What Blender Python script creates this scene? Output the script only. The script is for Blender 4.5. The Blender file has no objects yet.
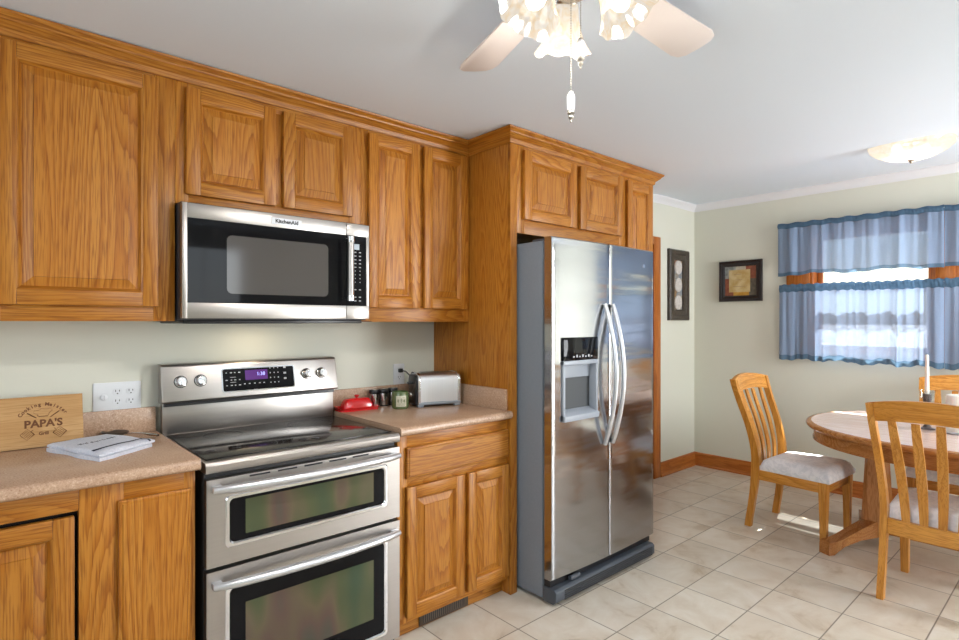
import bpy, bmesh, math, random
from mathutils import Vector, Matrix

random.seed(7)
PI = math.pi
SC = bpy.context.scene
COL = SC.collection

# ------------------------------------------------------------------ camera
YAW = 0.7293
cam_d = bpy.data.cameras.new('camera')
cam_d.sensor_fit = 'HORIZONTAL'; cam_d.sensor_width = 36.0
cam_d.lens = 558.3 / 959.0 * 36.0
cam_d.shift_y = 0.8 / 959.0
cam_d.clip_start = 0.02; cam_d.clip_end = 400
cam = bpy.data.objects.new('camera', cam_d); COL.objects.link(cam)
cam.location = (0.0, -2.643, 1.389)
cam.rotation_euler = (PI / 2, 0, -YAW)
SC.camera = cam

# ------------------------------------------------------------------ colour management
SC.view_settings.view_transform = 'Standard'
SC.view_settings.look = 'None'
SC.view_settings.gamma = 1.0
SC.view_settings.use_curve_mapping = False
SC.view_settings.exposure = 0.40
SC.cycles.use_denoising = True
SC.cycles.max_bounces = 10
SC.cycles.transparent_max_bounces = 16
SC.cycles.sample_clamp_indirect = 6.0
SC.cycles.caustics_reflective = False
SC.cycles.caustics_refractive = False

# ------------------------------------------------------------------ world, sun, window daylight and added fill
w = bpy.data.worlds.new('sky'); SC.world = w; w.use_nodes = True
nt = w.node_tree; nt.nodes.clear()
sky = nt.nodes.new('ShaderNodeTexSky'); sky.sky_type = 'NISHITA'
sky.sun_disc = False; sky.sun_elevation = math.radians(50); sky.sun_rotation = math.radians(90)
sky.air_density = 1.0; sky.dust_density = 2.0
bgn = nt.nodes.new('ShaderNodeBackground'); bgn.inputs['Strength'].default_value = 0.20
out = nt.nodes.new('ShaderNodeOutputWorld')
nt.links.new(sky.outputs[0], bgn.inputs[0]); nt.links.new(bgn.outputs[0], out.inputs[0])

sd = bpy.data.lights.new('sun', 'SUN'); sd.energy = 34.0; sd.angle = math.radians(0.6); sd.color = (1.0, 0.95, 0.88)
sun = bpy.data.objects.new('sun', sd); COL.objects.link(sun)
sun.rotation_euler = Vector((-0.70, -0.01, -1.0)).to_track_quat('-Z', 'Y').to_euler()
sun.location = (9, 0, 8)


def area(name, loc, target, sx, sy, power, color=(1, 1, 1), portal=False, spread=None):
    d = bpy.data.lights.new(name, 'AREA'); d.shape = 'RECTANGLE'; d.size = sx; d.size_y = sy
    d.energy = power; d.color = color
    if portal: d.cycles.is_portal = True
    if spread: d.spread = spread
    o = bpy.data.objects.new(name, d); COL.objects.link(o); o.location = loc
    o.rotation_euler = (Vector(target) - Vector(loc)).to_track_quat('-Z', 'Y').to_euler()
    return o


# light behind the camera: back window, then two added fills in made-up openings
area('daylight_back', (1.75, -4.42, 1.75), (1.75, 0, 1.65), 0.7, 0.8, 7, (0.86, 0.94, 1.0))
area('fill_side', (-1.92, -2.3, 1.5), (3, -2.3, 1.4), 1.9, 1.5, 30, (0.86, 0.93, 1.0))
area('fill_dining', (4.15, -4.42, 1.15), (4.1, 0, 0.9), 0.85, 1.9, 98, (0.94, 0.97, 1.0))
area('portal_dining', (5.36, -1.9, 1.62), (0, -1.9, 1.62), 1.95, 1.0, 1, portal=True)


# ------------------------------------------------------------------ materials
def srgb(r, g, b):
    f = lambda c: (c / 255) / 12.92 if c / 255 <= 0.04045 else ((c / 255 + 0.055) / 1.055) ** 2.4
    return (f(r), f(g), f(b), 1)


class NT:
    def __init__(s, name):
        s.m = bpy.data.materials.new(name); s.m.use_nodes = True
        s.t = s.m.node_tree; s.t.nodes.clear()
        s.out = s.t.nodes.new('ShaderNodeOutputMaterial')

    def n(s, typ, ins=None, **kw):
        x = s.t.nodes.new(typ)
        for k, v in kw.items(): setattr(x, k, v)
        for k, v in (ins or {}).items():
            if isinstance(v, bpy.types.NodeSocket): s.t.links.new(v, x.inputs[k])
            else: x.inputs[k].default_value = v
        return x

    def math(s, op, a, b=0.0, c=None):
        ins = {0: a, 1: b}
        if c is not None: ins[2] = c
        return s.n('ShaderNodeMath', ins, operation=op).outputs[0]

    def ramp(s, fac, stops, interp='LINEAR'):
        r = s.n('ShaderNodeValToRGB', {'Fac': fac}); cr = r.color_ramp; cr.interpolation = interp
        while len(cr.elements) < len(stops): cr.elements.new(0.5)
        for e, (p, c) in zip(cr.elements, stops):
            e.position = p; e.color = c if len(c) == 4 else (*c, 1)
        return r.outputs[0]

    def mix(s, fac, a, b, mode='MIX'):
        x = s.n('ShaderNodeMix', data_type='RGBA', blend_type=mode)
        for k, v in ((0, fac), (6, a), (7, b)):
            if isinstance(v, bpy.types.NodeSocket): s.t.links.new(v, x.inputs[k])
            else: x.inputs[k].default_value = v
        return x.outputs[2]

    def surf(s, sock): s.t.links.new(sock, s.out.inputs['Surface']); return s.m


def plain(name, col, rough=0.5, metal=0.0, **kw):
    N = NT(name)
    ins = {'Base Color': col, 'Roughness': rough, 'Metallic': metal}; ins.update(kw)
    b = N.n('ShaderNodeBsdfPrincipled', ins)
    return N.surf(b.outputs[0])


def noisy(name, c1, c2, scale=20, rough=0.6, bump=0.0, bscale=None, metal=0.0, detail=4, **kw):
    N = NT(name); tc = N.n('ShaderNodeTexCoord').outputs['Object']
    nz = N.n('ShaderNodeTexNoise', {'Vector': tc, 'Scale': scale, 'Detail': detail}).outputs['Fac']
    col = N.mix(N.ramp(nz, [(0.35, (0, 0, 0)), (0.65, (1, 1, 1))]), c1, c2)
    ins = {'Base Color': col, 'Roughness': rough, 'Metallic': metal}; ins.update(kw)
    if bump:
        nb = N.n('ShaderNodeTexNoise', {'Vector': tc, 'Scale': bscale or scale * 3, 'Detail': 3}).outputs['Fac']
        ins['Normal'] = N.n('ShaderNodeBump', {'Height': nb, 'Strength': bump, 'Distance': 0.002}).outputs[0]
    return N.surf(N.n('ShaderNodeBsdfPrincipled', ins).outputs[0])


def oak(name, axis, light, mid, dark, rings=30.0, rough=0.36, freq=1.0, facing=None):
    N = NT(name)
    tc = N.n('ShaderNodeTexCoord').outputs['Object']
    rnd = N.n('ShaderNodeObjectInfo').outputs['Random']
    off = N.n('ShaderNodeCombineXYZ', {0: N.math('MULTIPLY', rnd, 31.0), 1: N.math('MULTIPLY', rnd, 17.0), 2: N.math('MULTIPLY', rnd, 43.0)}).outputs[0]
    v = N.n('ShaderNodeVectorMath', {0: tc, 1: off}, operation='ADD').outputs[0]

    def stretched(a, c):
        sc = [c, c, c]; sc['xyz'.index(axis)] = a
        if facing: sc['xyz'.index(facing)] = a * 0.5
        return N.n('ShaderNodeVectorMath', {0: v, 1: tuple(sc)}, operation='MULTIPLY').outputs[0]
    n1 = N.n('ShaderNodeTexNoise', {'Vector': stretched(0.50 * freq, 6.0 * freq), 'Scale': 1.0, 'Detail': 1.0, 'Roughness': 0.4}).outputs['Fac']
    n2 = N.n('ShaderNodeTexNoise', {'Vector': stretched(3.0, 60), 'Scale': 1.0, 'Detail': 2}).outputs['Fac']
    r = N.math('ADD', N.math('MULTIPLY', n1, rings), N.math('MULTIPLY', n2, 0.7))
    saw = N.math('FRACT', r)
    col = N.ramp(saw, [(0.0, light), (0.35, light), (0.75, mid), (0.94, (mid[0]*.5+dark[0]*.5, mid[1]*.5+dark[1]*.5, mid[2]*.5+dark[2]*.5)), (1.0, light)])
    tone = N.n('ShaderNodeTexNoise', {'Vector': stretched(0.3, 9), 'Scale': 1.0, 'Detail': 2}).outputs['Fac']
    col = N.mix(N.ramp(tone, [(0.35, (0, 0, 0)), (0.7, (0.55, 0.55, 0.55))]), col, mid)
    pores = N.n('ShaderNodeTexNoise', {'Vector': stretched(11, 300), 'Scale': 1.0, 'Detail': 2}).outputs['Fac']
    pf = N.ramp(pores, [(0.48, (0, 0, 0)), (0.66, (0.6, 0.6, 0.6))])
    col = N.mix(pf, col, dark)
    board = N.math('MULTIPLY', N.math('SUBTRACT', rnd, 0.5), 0.16)
    col = N.n('ShaderNodeHueSaturation', {'Value': N.math('ADD', board, 1.0), 'Color': col}).outputs[0]
    bp = N.n('ShaderNodeBump', {'Height': pf, 'Strength': 0.12, 'Distance': 0.0008}, invert=True).outputs[0]
    return N.surf(N.n('ShaderNodeBsdfPrincipled', {'Base Color': col, 'Roughness': rough, 'Normal': bp, 'Specular IOR Level': 0.36}).outputs[0])


OL, OM, OD = (0.47, 0.195, 0.028, 1), (0.385, 0.134, 0.011, 1), (0.17, 0.042, 0.003, 1)
OAK = {a: oak('oak_' + a, a, OL, OM, OD, facing=('y' if a != 'y' else None)) for a in 'xyz'}
OAK_SIDE = oak('oak_side_panel', 'z', OL, OM, OD, facing='x')
CL, CM, CD = (0.64, 0.30, 0.060, 1), (0.55, 0.23, 0.032, 1), (0.34, 0.115, 0.012, 1)
CHO = {a: oak('chair_oak_' + a, a, CL, CM, CD, rings=14, rough=0.3) for a in 'xyz'}
TL, TM, TD = (0.48, 0.22, 0.075, 1), (0.40, 0.165, 0.048, 1), (0.22, 0.075, 0.016, 1)
TBO = {a: oak('table_oak_' + a, a, TL, TM, TD, rings=14, rough=0.22) for a in 'xyz'}
RL, RM, RD = (0.50, 0.17, 0.035, 1), (0.43, 0.125, 0.02, 1), (0.24, 0.06, 0.008, 1)
TRIM = {a: oak('trim_oak_' + a, a, RL, RM, RD, rings=10, rough=0.3) for a in 'xyz'}
M_dark_void = plain('dark_inside', (0.012, 0.008, 0.006, 1), 0.9)


def brushed(name, col, rough=0.28, axis='x', amt=0.06):
    N = NT(name); tc = N.n('ShaderNodeTexCoord').outputs['Object']
    sc = [260, 260, 260]; sc['xyz'.index(axis)] = 3
    v = N.n('ShaderNodeVectorMath', {0: tc, 1: tuple(sc)}, operation='MULTIPLY').outputs[0]
    nz = N.n('ShaderNodeTexNoise', {'Vector': v, 'Scale': 1.0, 'Detail': 2}).outputs['Fac']
    r = N.math('ADD', N.math('MULTIPLY', nz, 0.12), rough - 0.06)
    bp = N.n('ShaderNodeBump', {'Height': nz, 'Strength': amt, 'Distance': 0.0006}).outputs[0]
    c = N.mix(nz, (col[0] * .9, col[1] * .9, col[2] * .9, 1), col)
    return N.surf(N.n('ShaderNodeBsdfPrincipled', {'Base Color': c, 'Metallic': 1.0, 'Roughness': r, 'Normal': bp}).outputs[0])


M_steel = brushed('brushed_steel', (0.47, 0.44, 0.415, 1), 0.34, 'x')
M_toaster = brushed('toaster_steel', (0.72, 0.71, 0.72, 1), 0.36, 'z')
def fridge_steel():
    N = NT('fridge_steel'); tc = N.n('ShaderNodeTexCoord').outputs['Object']
    nz = N.n('ShaderNodeTexNoise', {'Vector': N.n('ShaderNodeVectorMath', {0: tc, 1: (3, 260, 260)}, operation='MULTIPLY').outputs[0], 'Scale': 1.0, 'Detail': 2}).outputs['Fac']
    wv = N.n('ShaderNodeTexNoise', {'Vector': N.n('ShaderNodeVectorMath', {0: tc, 1: (1.6, 1, 11)}, operation='MULTIPLY').outputs[0], 'Scale': 1.0, 'Detail': 2, 'Roughness': 0.4}).outputs['Fac']
    b1 = N.n('ShaderNodeBump', {'Height': wv, 'Strength': 0.30, 'Distance': 0.012}).outputs[0]
    b2 = N.n('ShaderNodeBump', {'Height': nz, 'Strength': 0.06, 'Distance': 0.0006, 'Normal': b1}).outputs[0]
    return N.surf(N.n('ShaderNodeBsdfPrincipled', {'Base Color': (0.40, 0.405, 0.42, 1), 'Metallic': 1.0, 'Roughness': N.math('ADD', N.math('MULTIPLY', nz, 0.08), 0.10), 'Normal': b2}).outputs[0])


M_fridge = fridge_steel()
M_steel_plain = plain('polished_steel', (0.68, 0.68, 0.69, 1), 0.18, 1.0)
M_handle = plain('satin_handle', (0.66, 0.67, 0.70, 1), 0.32, 0.85)
M_grey_paint = noisy('grey_case_paint', (0.175, 0.20, 0.235, 1), (0.195, 0.22, 0.255, 1), 200, 0.45, 0.15)
M_grey_plastic = plain('grey_plastic', (0.055, 0.065, 0.08, 1), 0.45)
M_lt_plastic = plain('light_grey_plastic', (0.34, 0.37, 0.42, 1), 0.4)
M_black = plain('black_plastic', (0.010, 0.010, 0.012, 1), 0.3)
M_black_glass = plain('black_glass', (0.006, 0.006, 0.007, 1), 0.04, **{'Specular IOR Level': 0.14})
M_cooktop = plain('ceramic_cooktop', (0.022, 0.019, 0.018, 1), 0.10)
M_white_plastic = plain('white_plastic', (0.72, 0.74, 0.76, 1), 0.4)
M_print = plain('grey_print', (0.45, 0.45, 0.48, 1), 0.6)
M_red = plain('red_stoneware', (0.60, 0.006, 0.008, 1), 0.16, **{'Coat Weight': 0.5})
M_chrome = plain('chrome', (0.75, 0.75, 0.76, 1), 0.08, 1.0)
M_brass = plain('brushed_nickel', (0.45, 0.40, 0.33, 1), 0.3, 1.0)
M_white_paint = plain('white_trim_paint', (0.74, 0.74, 0.76, 1), 0.45)
M_blade = plain('white_fan_blade', (0.74, 0.66, 0.62, 1), 0.4)
M_porcelain = plain('porcelain', (0.40, 0.40, 0.42, 1), 0.25)
M_chain = plain('pull_chain_metal', (0.30, 0.28, 0.25, 1), 0.35, 0.6)
M_wax = plain('candle_wax', (0.80, 0.77, 0.72, 1), 0.5, **{'Subsurface Weight': 0.2})
M_cord = plain('black_cord', (0.01, 0.01, 0.01, 1), 0.5)


def oven_window():
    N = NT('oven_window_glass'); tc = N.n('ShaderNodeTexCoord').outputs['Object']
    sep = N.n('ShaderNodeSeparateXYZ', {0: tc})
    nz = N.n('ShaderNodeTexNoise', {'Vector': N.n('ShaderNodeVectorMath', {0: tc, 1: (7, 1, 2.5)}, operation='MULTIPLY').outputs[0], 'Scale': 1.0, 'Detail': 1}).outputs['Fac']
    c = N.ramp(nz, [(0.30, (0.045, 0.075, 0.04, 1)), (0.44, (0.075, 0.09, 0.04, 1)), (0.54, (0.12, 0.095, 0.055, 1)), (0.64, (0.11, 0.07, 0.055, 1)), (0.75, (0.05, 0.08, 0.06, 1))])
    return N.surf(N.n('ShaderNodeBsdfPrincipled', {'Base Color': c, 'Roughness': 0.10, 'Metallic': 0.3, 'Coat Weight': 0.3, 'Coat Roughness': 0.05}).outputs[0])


M_oven_win = oven_window()


def counter_mat():
    N = NT('laminate_counter'); tc = N.n('ShaderNodeTexCoord').outputs['Object']
    a = N.n('ShaderNodeTexNoise', {'Vector': tc, 'Scale': 170, 'Detail': 4, 'Roughness': 0.7}).outputs['Fac']
    b = N.n('ShaderNodeTexNoise', {'Vector': tc, 'Scale': 9, 'Detail': 4}).outputs['Fac']
    c1 = N.ramp(a, [(0.33, (0.30, 0.165, 0.10, 1)), (0.46, (0.44, 0.275, 0.18, 1)), (0.58, (0.50, 0.33, 0.225, 1)), (0.70, (0.66, 0.50, 0.38, 1))])
    c = N.mix(N.ramp(b, [(0.35, (0, 0, 0)), (0.75, (0.4, 0.4, 0.4))]), c1, (0.60, 0.42, 0.28, 1))
    return N.surf(N.n('ShaderNodeBsdfPrincipled', {'Base Color': c, 'Roughness': 0.27}).outputs[0])


M_counter = counter_mat()


def wall_mat(name, col):
    N = NT(name); tc = N.n('ShaderNodeTexCoord').outputs['Object']
    a = N.n('ShaderNodeTexNoise', {'Vector': tc, 'Scale': 180, 'Detail': 3}).outputs['Fac']
    b = N.n('ShaderNodeBump', {'Height': a, 'Strength': 0.08, 'Distance': 0.001}).outputs[0]
    return N.surf(N.n('ShaderNodeBsdfPrincipled', {'Base Color': col, 'Roughness': 0.6, 'Normal': b}).outputs[0])


M_wall = wall_mat('cream_wall_paint', (0.68, 0.68, 0.585, 1))
M_ceil = wall_mat('ceiling_paint', (0.715, 0.785, 0.865, 1))


def floor_mat():
    N = NT('beige_floor_tile'); tc = N.n('ShaderNodeTexCoord').outputs['Object']
    sep = N.n('ShaderNodeSeparateXYZ', {0: tc})
    T = 0.3105
    ux = N.math('DIVIDE', N.math('ADD', sep.outputs[0], 100 * T - 2.427), T)
    uy = N.math('DIVIDE', N.math('ADD', sep.outputs[1], 100 * T + 1.194), T)
    fx, fy = N.math('FRACT', ux), N.math('FRACT', uy)
    ex = N.math('MINIMUM', fx, N.math('SUBTRACT', 1.0, fx)); ey = N.math('MINIMUM', fy, N.math('SUBTRACT', 1.0, fy))
    e = N.math('MINIMUM', ex, ey)
    grout = N.n('ShaderNodeMapRange', {'Value': e, 'From Min': 0.004, 'From Max': 0.013}).outputs[0]
    cid = N.n('ShaderNodeCombineXYZ', {0: N.math('FLOOR', ux), 1: N.math('FLOOR', uy)}).outputs[0]
    wn = N.n('ShaderNodeTexWhiteNoise', {'Vector': cid}, noise_dimensions='3D')
    rv = N.n('ShaderNodeVectorMath', {0: wn.outputs['Color'], 1: (9, 9, 9)}, operation='MULTIPLY').outputs[0]
    v = N.n('ShaderNodeVectorMath', {0: tc, 1: rv}, operation='ADD').outputs[0]
    a = N.n('ShaderNodeTexNoise', {'Vector': v, 'Scale': 5.0, 'Detail': 5, 'Roughness': 0.6, 'Distortion': 0.6}).outputs['Fac']
    c = N.ramp(a, [(0.28, (0.46, 0.36, 0.25, 1)), (0.42, (0.60, 0.52, 0.42, 1)), (0.56, (0.65, 0.585, 0.49, 1)), (0.72, (0.70, 0.65, 0.575, 1))])
    c = N.n('ShaderNodeHueSaturation', {'Value': N.math('ADD', N.math('MULTIPLY', wn.outputs['Value'], 0.10), 0.95), 'Color': c}).outputs[0]
    c = N.mix(grout, (0.20, 0.165, 0.125, 1), c)
    bp = N.n('ShaderNodeBump', {'Height': N.math('ADD', grout, N.math('MULTIPLY', a, 0.25)), 'Strength': 0.25, 'Distance': 0.002}).outputs[0]
    return N.surf(N.n('ShaderNodeBsdfPrincipled', {'Base Color': c, 'Roughness': 0.34, 'Normal': bp}).outputs[0])


M_floor = floor_mat()


def cloth(name, c1, c2, transp, transl, scale=900):
    N = NT(name); tc = N.n('ShaderNodeTexCoord').outputs['Object']
    a = N.n('ShaderNodeTexNoise', {'Vector': N.n('ShaderNodeVectorMath', {0: tc, 1: (scale, scale, 120)}, operation='MULTIPLY').outputs[0], 'Scale': 1.0, 'Detail': 1}).outputs['Fac']
    a2 = N.n('ShaderNodeTexNoise', {'Vector': N.n('ShaderNodeVectorMath', {0: tc, 1: (120, 120, scale)}, operation='MULTIPLY').outputs[0], 'Scale': 1.0, 'Detail': 1}).outputs['Fac']
    f = N.math('MULTIPLY', N.math('ADD', a, a2), 0.5)
    c = N.mix(f, c1, c2)
    d = N.n('ShaderNodeBsdfDiffuse', {'Color': c}).outputs[0]
    t = N.n('ShaderNodeBsdfTranslucent', {'Color': c}).outputs[0]
    m = N.n('ShaderNodeMixShader', {0: transl, 1: d, 2: t}).outputs[0]
    tr = N.n('ShaderNodeBsdfTransparent', {'Color': (0.86, 0.92, 1.0, 1)}).outputs[0]
    return N.surf(N.n('ShaderNodeMixShader', {0: transp, 1: m, 2: tr}).outputs[0])


M_curtain = cloth('blue_sheer_cloth', (0.20, 0.28, 0.42, 1), (0.32, 0.42, 0.58, 1), 0.10, 0.20)
M_curtain_hem = cloth('blue_doubled_cloth', (0.09, 0.17, 0.26, 1), (0.14, 0.24, 0.36, 1), 0.08, 0.35)


def glow(name, col, strength, base=(0.9, 0.85, 0.8, 1), pattern=False):
    N = NT(name)
    e = N.n('ShaderNodeEmission', {'Color': col, 'Strength': strength}).outputs[0]
    return N.surf(e)


def shade_glass(name, strength, transp):
    N = NT(name); tc = N.n('ShaderNodeTexCoord').outputs['Object']
    a = N.n('ShaderNodeTexNoise', {'Vector': tc, 'Scale': 28, 'Detail': 3, 'Distortion': 2.5}).outputs['Fac']
    c = N.ramp(a, [(0.36, (1.0, 0.80, 0.55, 1)), (0.52, (1.0, 0.92, 0.80, 1)), (0.64, (1.0, 0.97, 0.92, 1))])
    e = N.n('ShaderNodeEmission', {'Color': c, 'Strength': strength}).outputs[0]
    d = N.n('ShaderNodeBsdfTranslucent', {'Color': (0.26, 0.23, 0.19, 1)}).outputs[0]
    g = N.n('ShaderNodeBsdfGlossy', {'Color': (1, 1, 1, 1), 'Roughness': 0.12}).outputs[0]
    m = N.n('ShaderNodeMixShader', {0: 0.08, 1: d, 2: g}).outputs[0]
    m = N.n('ShaderNodeAddShader', {0: m, 1: e}).outputs[0]
    t = N.n('ShaderNodeBsdfTransparent', {'Color': (1, 0.97, 0.92, 1)}).outputs[0]
    return N.surf(N.n('ShaderNodeMixShader', {0: transp, 1: m, 2: t}).outputs[0])


M_bulb = glow('lit_bulb', (1, 0.93, 0.82, 1), 3.0)
M_shade = shade_glass('rippled_glass_shade', 0.44, 0.06)
M_bowl = shade_glass('alabaster_bowl', 0.60, 0.45)

M_glass = NT('window_glass')
_g = M_glass.n('ShaderNodeBsdfGlossy', {'Color': (1, 1, 1, 1), 'Roughness': 0.0}).outputs[0]
_t = M_glass.n('ShaderNodeBsdfTransparent', {'Color': (0.95, 0.97, 0.97, 1)}).outputs[0]
M_glass = M_glass.surf(M_glass.n('ShaderNodeMixShader', {0: 0.05, 1: _t, 2: _g}).outputs[0])


# ------------------------------------------------------------------ mesh helpers
class MB:
    def __init__(s): s.b = bmesh.new(); s.mats = []

    def mi(s, m):
        if m not in s.mats: s.mats.append(m)
        return s.mats.index(m)

    def _fin(s, verts, faces, m, M):
        if M is not None:
            for v in verts: v.co = M @ v.co
        i = s.mi(m)
        for f in faces: f.material_index = i

    def box(s, x0, x1, y0, y1, z0, z1, m, bev=0.0, seg=2, M=None):
        t = bmesh.new()
        V = [t.verts.new((x, y, z)) for x in (x0, x1) for y in (y0, y1) for z in (z0, z1)]
        for q in ((0, 1, 3, 2), (4, 6, 7, 5), (0, 4, 5, 1), (2, 3, 7, 6), (0, 2, 6, 4), (1, 5, 7, 3)):
            t.faces.new([V[i] for i in q])
        if bev > 0:
            bmesh.ops.bevel(t, geom=list(t.edges), offset=bev, segments=seg, affect='EDGES', profile=0.5)
        s.merge(t, m, M)

    def merge(s, t, m, M=None):
        bmesh.ops.recalc_face_normals(t, faces=t.faces)
        mp = {}
        for v in t.verts: mp[v] = s.b.verts.new(M @ v.co if M is not None else v.co)
        i = s.mi(m)
        for f in t.faces:
            try: g = s.b.faces.new([mp[v] for v in f.verts])
            except ValueError: continue
            g.material_index = i
        t.free()

    def prism(s, pts, axis, a, b, m, bev=0.0, seg=2, M=None):
        """pts 2-D outline in the two other axes (in xyz order), extruded from a to b"""
        t = bmesh.new(); k = 'xyz'.index(axis)

        def mk(p, c):
            q = list(p); q.insert(k, c); return t.verts.new(q)
        A = [mk(p, a) for p in pts]; B = [mk(p, b) for p in pts]
        t.faces.new(A); t.faces.new(B[::-1]); n = len(pts)
        for i in range(n): t.faces.new((A[i], B[i], B[(i + 1) % n], A[(i + 1) % n]))
        if bev > 0: bmesh.ops.bevel(t, geom=list(t.edges), offset=bev, segments=seg, affect='EDGES', profile=0.5)
        s.merge(t, m, M)

    def lathe(s, prof, m, n=24, M=None, fn=None, closed=False):
        """prof [(r,z)...]; fn(angle, r, z)->(r,z)"""
        t = bmesh.new(); rows = []
        for (r, z) in prof:
            row = []
            for i in range(n):
                a = 2 * PI * i / n; rr, zz = fn(a, r, z) if fn else (r, z)
                row.append(t.verts.new((rr * math.cos(a), rr * math.sin(a), zz)))
            rows.append(row)
        for j in range(len(rows) - 1):
            for i in range(n):
                t.faces.new((rows[j][i], rows[j][(i + 1) % n], rows[j + 1][(i + 1) % n], rows[j + 1][i]))
        if closed:
            for i in range(n): t.faces.new((rows[-1][i], rows[-1][(i + 1) % n], rows[0][(i + 1) % n], rows[0][i]))
        else:
            if prof[0][0] < 0.5 and prof[0][0] > 0: t.faces.new(rows[0][::-1])
            if prof[-1][0] > 0: t.faces.new(rows[-1])
        bmesh.ops.remove_doubles(t, verts=t.verts, dist=1e-6)
        s.merge(t, m, M)

    def shell(s, prof, m, n=24, M=None, fn=None):
        """open revolved surface with no caps (give both walls in prof)"""
        t = bmesh.new(); rows = []
        for (r, z) in prof:
            row = []
            for i in range(n):
                a = 2 * PI * i / n; rr, zz = fn(a, r, z) if fn else (r, z)
                row.append(t.verts.new((rr * math.cos(a), rr * math.sin(a), zz)))
            rows.append(row)
        for j in range(len(rows) - 1):
            for i in range(n):
                t.faces.new((rows[j][i], rows[j][(i + 1) % n], rows[j + 1][(i + 1) % n], rows[j + 1][i]))
        s.merge(t, m, M)

    def tube(s, path, r, m, n=10, flat=1.0, M=None, up=(0, 0, 1)):
        """round (or flattened) tube along a polyline, r number or list"""
        path = [Vector(p) for p in path]; rs = r if isinstance(r, (list, tuple)) else [r] * len(path)
        t = bmesh.new(); rows = []; up = Vector(up)
        for i, p in enumerate(path):
            d = (path[min(i + 1, len(path) - 1)] - path[max(i - 1, 0)]).normalized()
            a = d.cross(up)
            if a.length < 1e-4: a = d.cross(Vector((1, 0, 0)))
            a.normalize(); b = a.cross(d).normalized()
            rows.append([t.verts.new(p + a * (rs[i] * math.cos(2 * PI * k / n)) + b * (rs[i] * flat * math.sin(2 * PI * k / n))) for k in range(n)])
        for j in range(len(rows) - 1):
            for k in range(n): t.faces.new((rows[j][k], rows[j][(k + 1) % n], rows[j + 1][(k + 1) % n], rows[j + 1][k]))
        t.faces.new(rows[0][::-1]); t.faces.new(rows[-1])
        s.merge(t, m, M)

    def sweep(s, sections, m, M=None, bev=0.0):
        """list of rings (lists of 3-D points, same count) skinned and capped"""
        t = bmesh.new(); rows = [[t.verts.new(p) for p in ring] for ring in sections]; n = len(rows[0])
        for j in range(len(rows) - 1):
            for k in range(n): t.faces.new((rows[j][k], rows[j][(k + 1) % n], rows[j + 1][(k + 1) % n], rows[j + 1][k]))
        t.faces.new(rows[0][::-1]); t.faces.new(rows[-1])
        if bev: bmesh.ops.bevel(t, geom=[e for e in t.edges if len(e.link_faces) == 2 and e.calc_face_angle(0) > 0.6], offset=bev, segments=2, affect='EDGES')
        s.merge(t, m, M)

    def grid(s, fn, nu, nv, m, M=None):
        t = bmesh.new(); V = [[t.verts.new(fn(i / nu, j / nv)) for j in range(nv + 1)] for i in range(nu + 1)]
        for i in range(nu):
            for j in range(nv): t.faces.new((V[i][j], V[i + 1][j], V[i + 1][j + 1], V[i][j + 1]))
        mp = {v: s.b.verts.new(M @ v.co if M is not None else v.co) for v in t.verts}; k = s.mi(m)
        for f in t.faces: s.b.faces.new([mp[v] for v in f.verts]).material_index = k
        t.free()

    def rings(s, x0, x1, z0, z1, y, lv, mats, fill=True):
        """mitred rectangular mouldings facing -y: lv = [(inset, out)]; y is the back plane"""
        t = bmesh.new(); R = []
        for (i, d) in lv:
            R.append([t.verts.new(p) for p in ((x0 + i, y - d, z0 + i), (x1 - i, y - d, z0 + i), (x1 - i, y - d, z1 - i), (x0 + i, y - d, z1 - i))])
        fs = []
        for j in range(len(R) - 1):
            for k in range(4):
                f = t.faces.new((R[j][k], R[j][(k + 1) % 4], R[j + 1][(k + 1) % 4], R[j + 1][k])); fs.append((f, mats[k % 2]))
        if fill: fs.append((t.faces.new(R[-1]), mats[1]))
        mp = {v: s.b.verts.new(v.co) for v in t.verts}
        for f, m in fs: s.b.faces.new([mp[v] for v in f.verts]).material_index = s.mi(m)
        t.free()

    def build(s, name, parent=None, angle=35, world=True, mod=None):
        me = bpy.data.meshes.new(name)
        if parent is not None and world:
            L = ROOT.get(parent.name, Vector((0, 0, 0)))
            bmesh.ops.translate(s.b, verts=s.b.verts, vec=-L)
        s.b.to_mesh(me); s.b.free()
        for m in s.mats: me.materials.append(m)
        me.polygons.foreach_set('use_smooth', [True] * len(me.polygons))
        me.set_sharp_from_angle(angle=math.radians(angle))
        o = bpy.data.objects.new(name, me); COL.objects.link(o)
        if parent is not None:
            o.parent = parent
            if parent.name in ROOT: ROOT[o.name] = ROOT[parent.name]
        return o


ROOT = {}


def thing(name, label, cat, loc=(0, 0, 0), rz=0.0, group=None):
    o = bpy.data.objects.new(name, None); COL.objects.link(o)
    o.location = loc; o.rotation_euler = (0, 0, rz); o.empty_display_size = 0.05
    o['label'] = label; o['category'] = cat
    if group: o['group'] = group
    ROOT[o.name] = Vector(loc)
    return o


def tag(o, label, cat, group=None):
    o['label'] = label; o['category'] = cat
    if group: o['group'] = group
    return o


def struct(o): o['kind'] = 'structure'; return o


def copy_tree(o, parent=None):
    c = o.copy(); COL.objects.link(c)
    if parent is not None: c.parent = parent
    for ch in list(o.children): copy_tree(ch, c)
    return c


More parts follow.
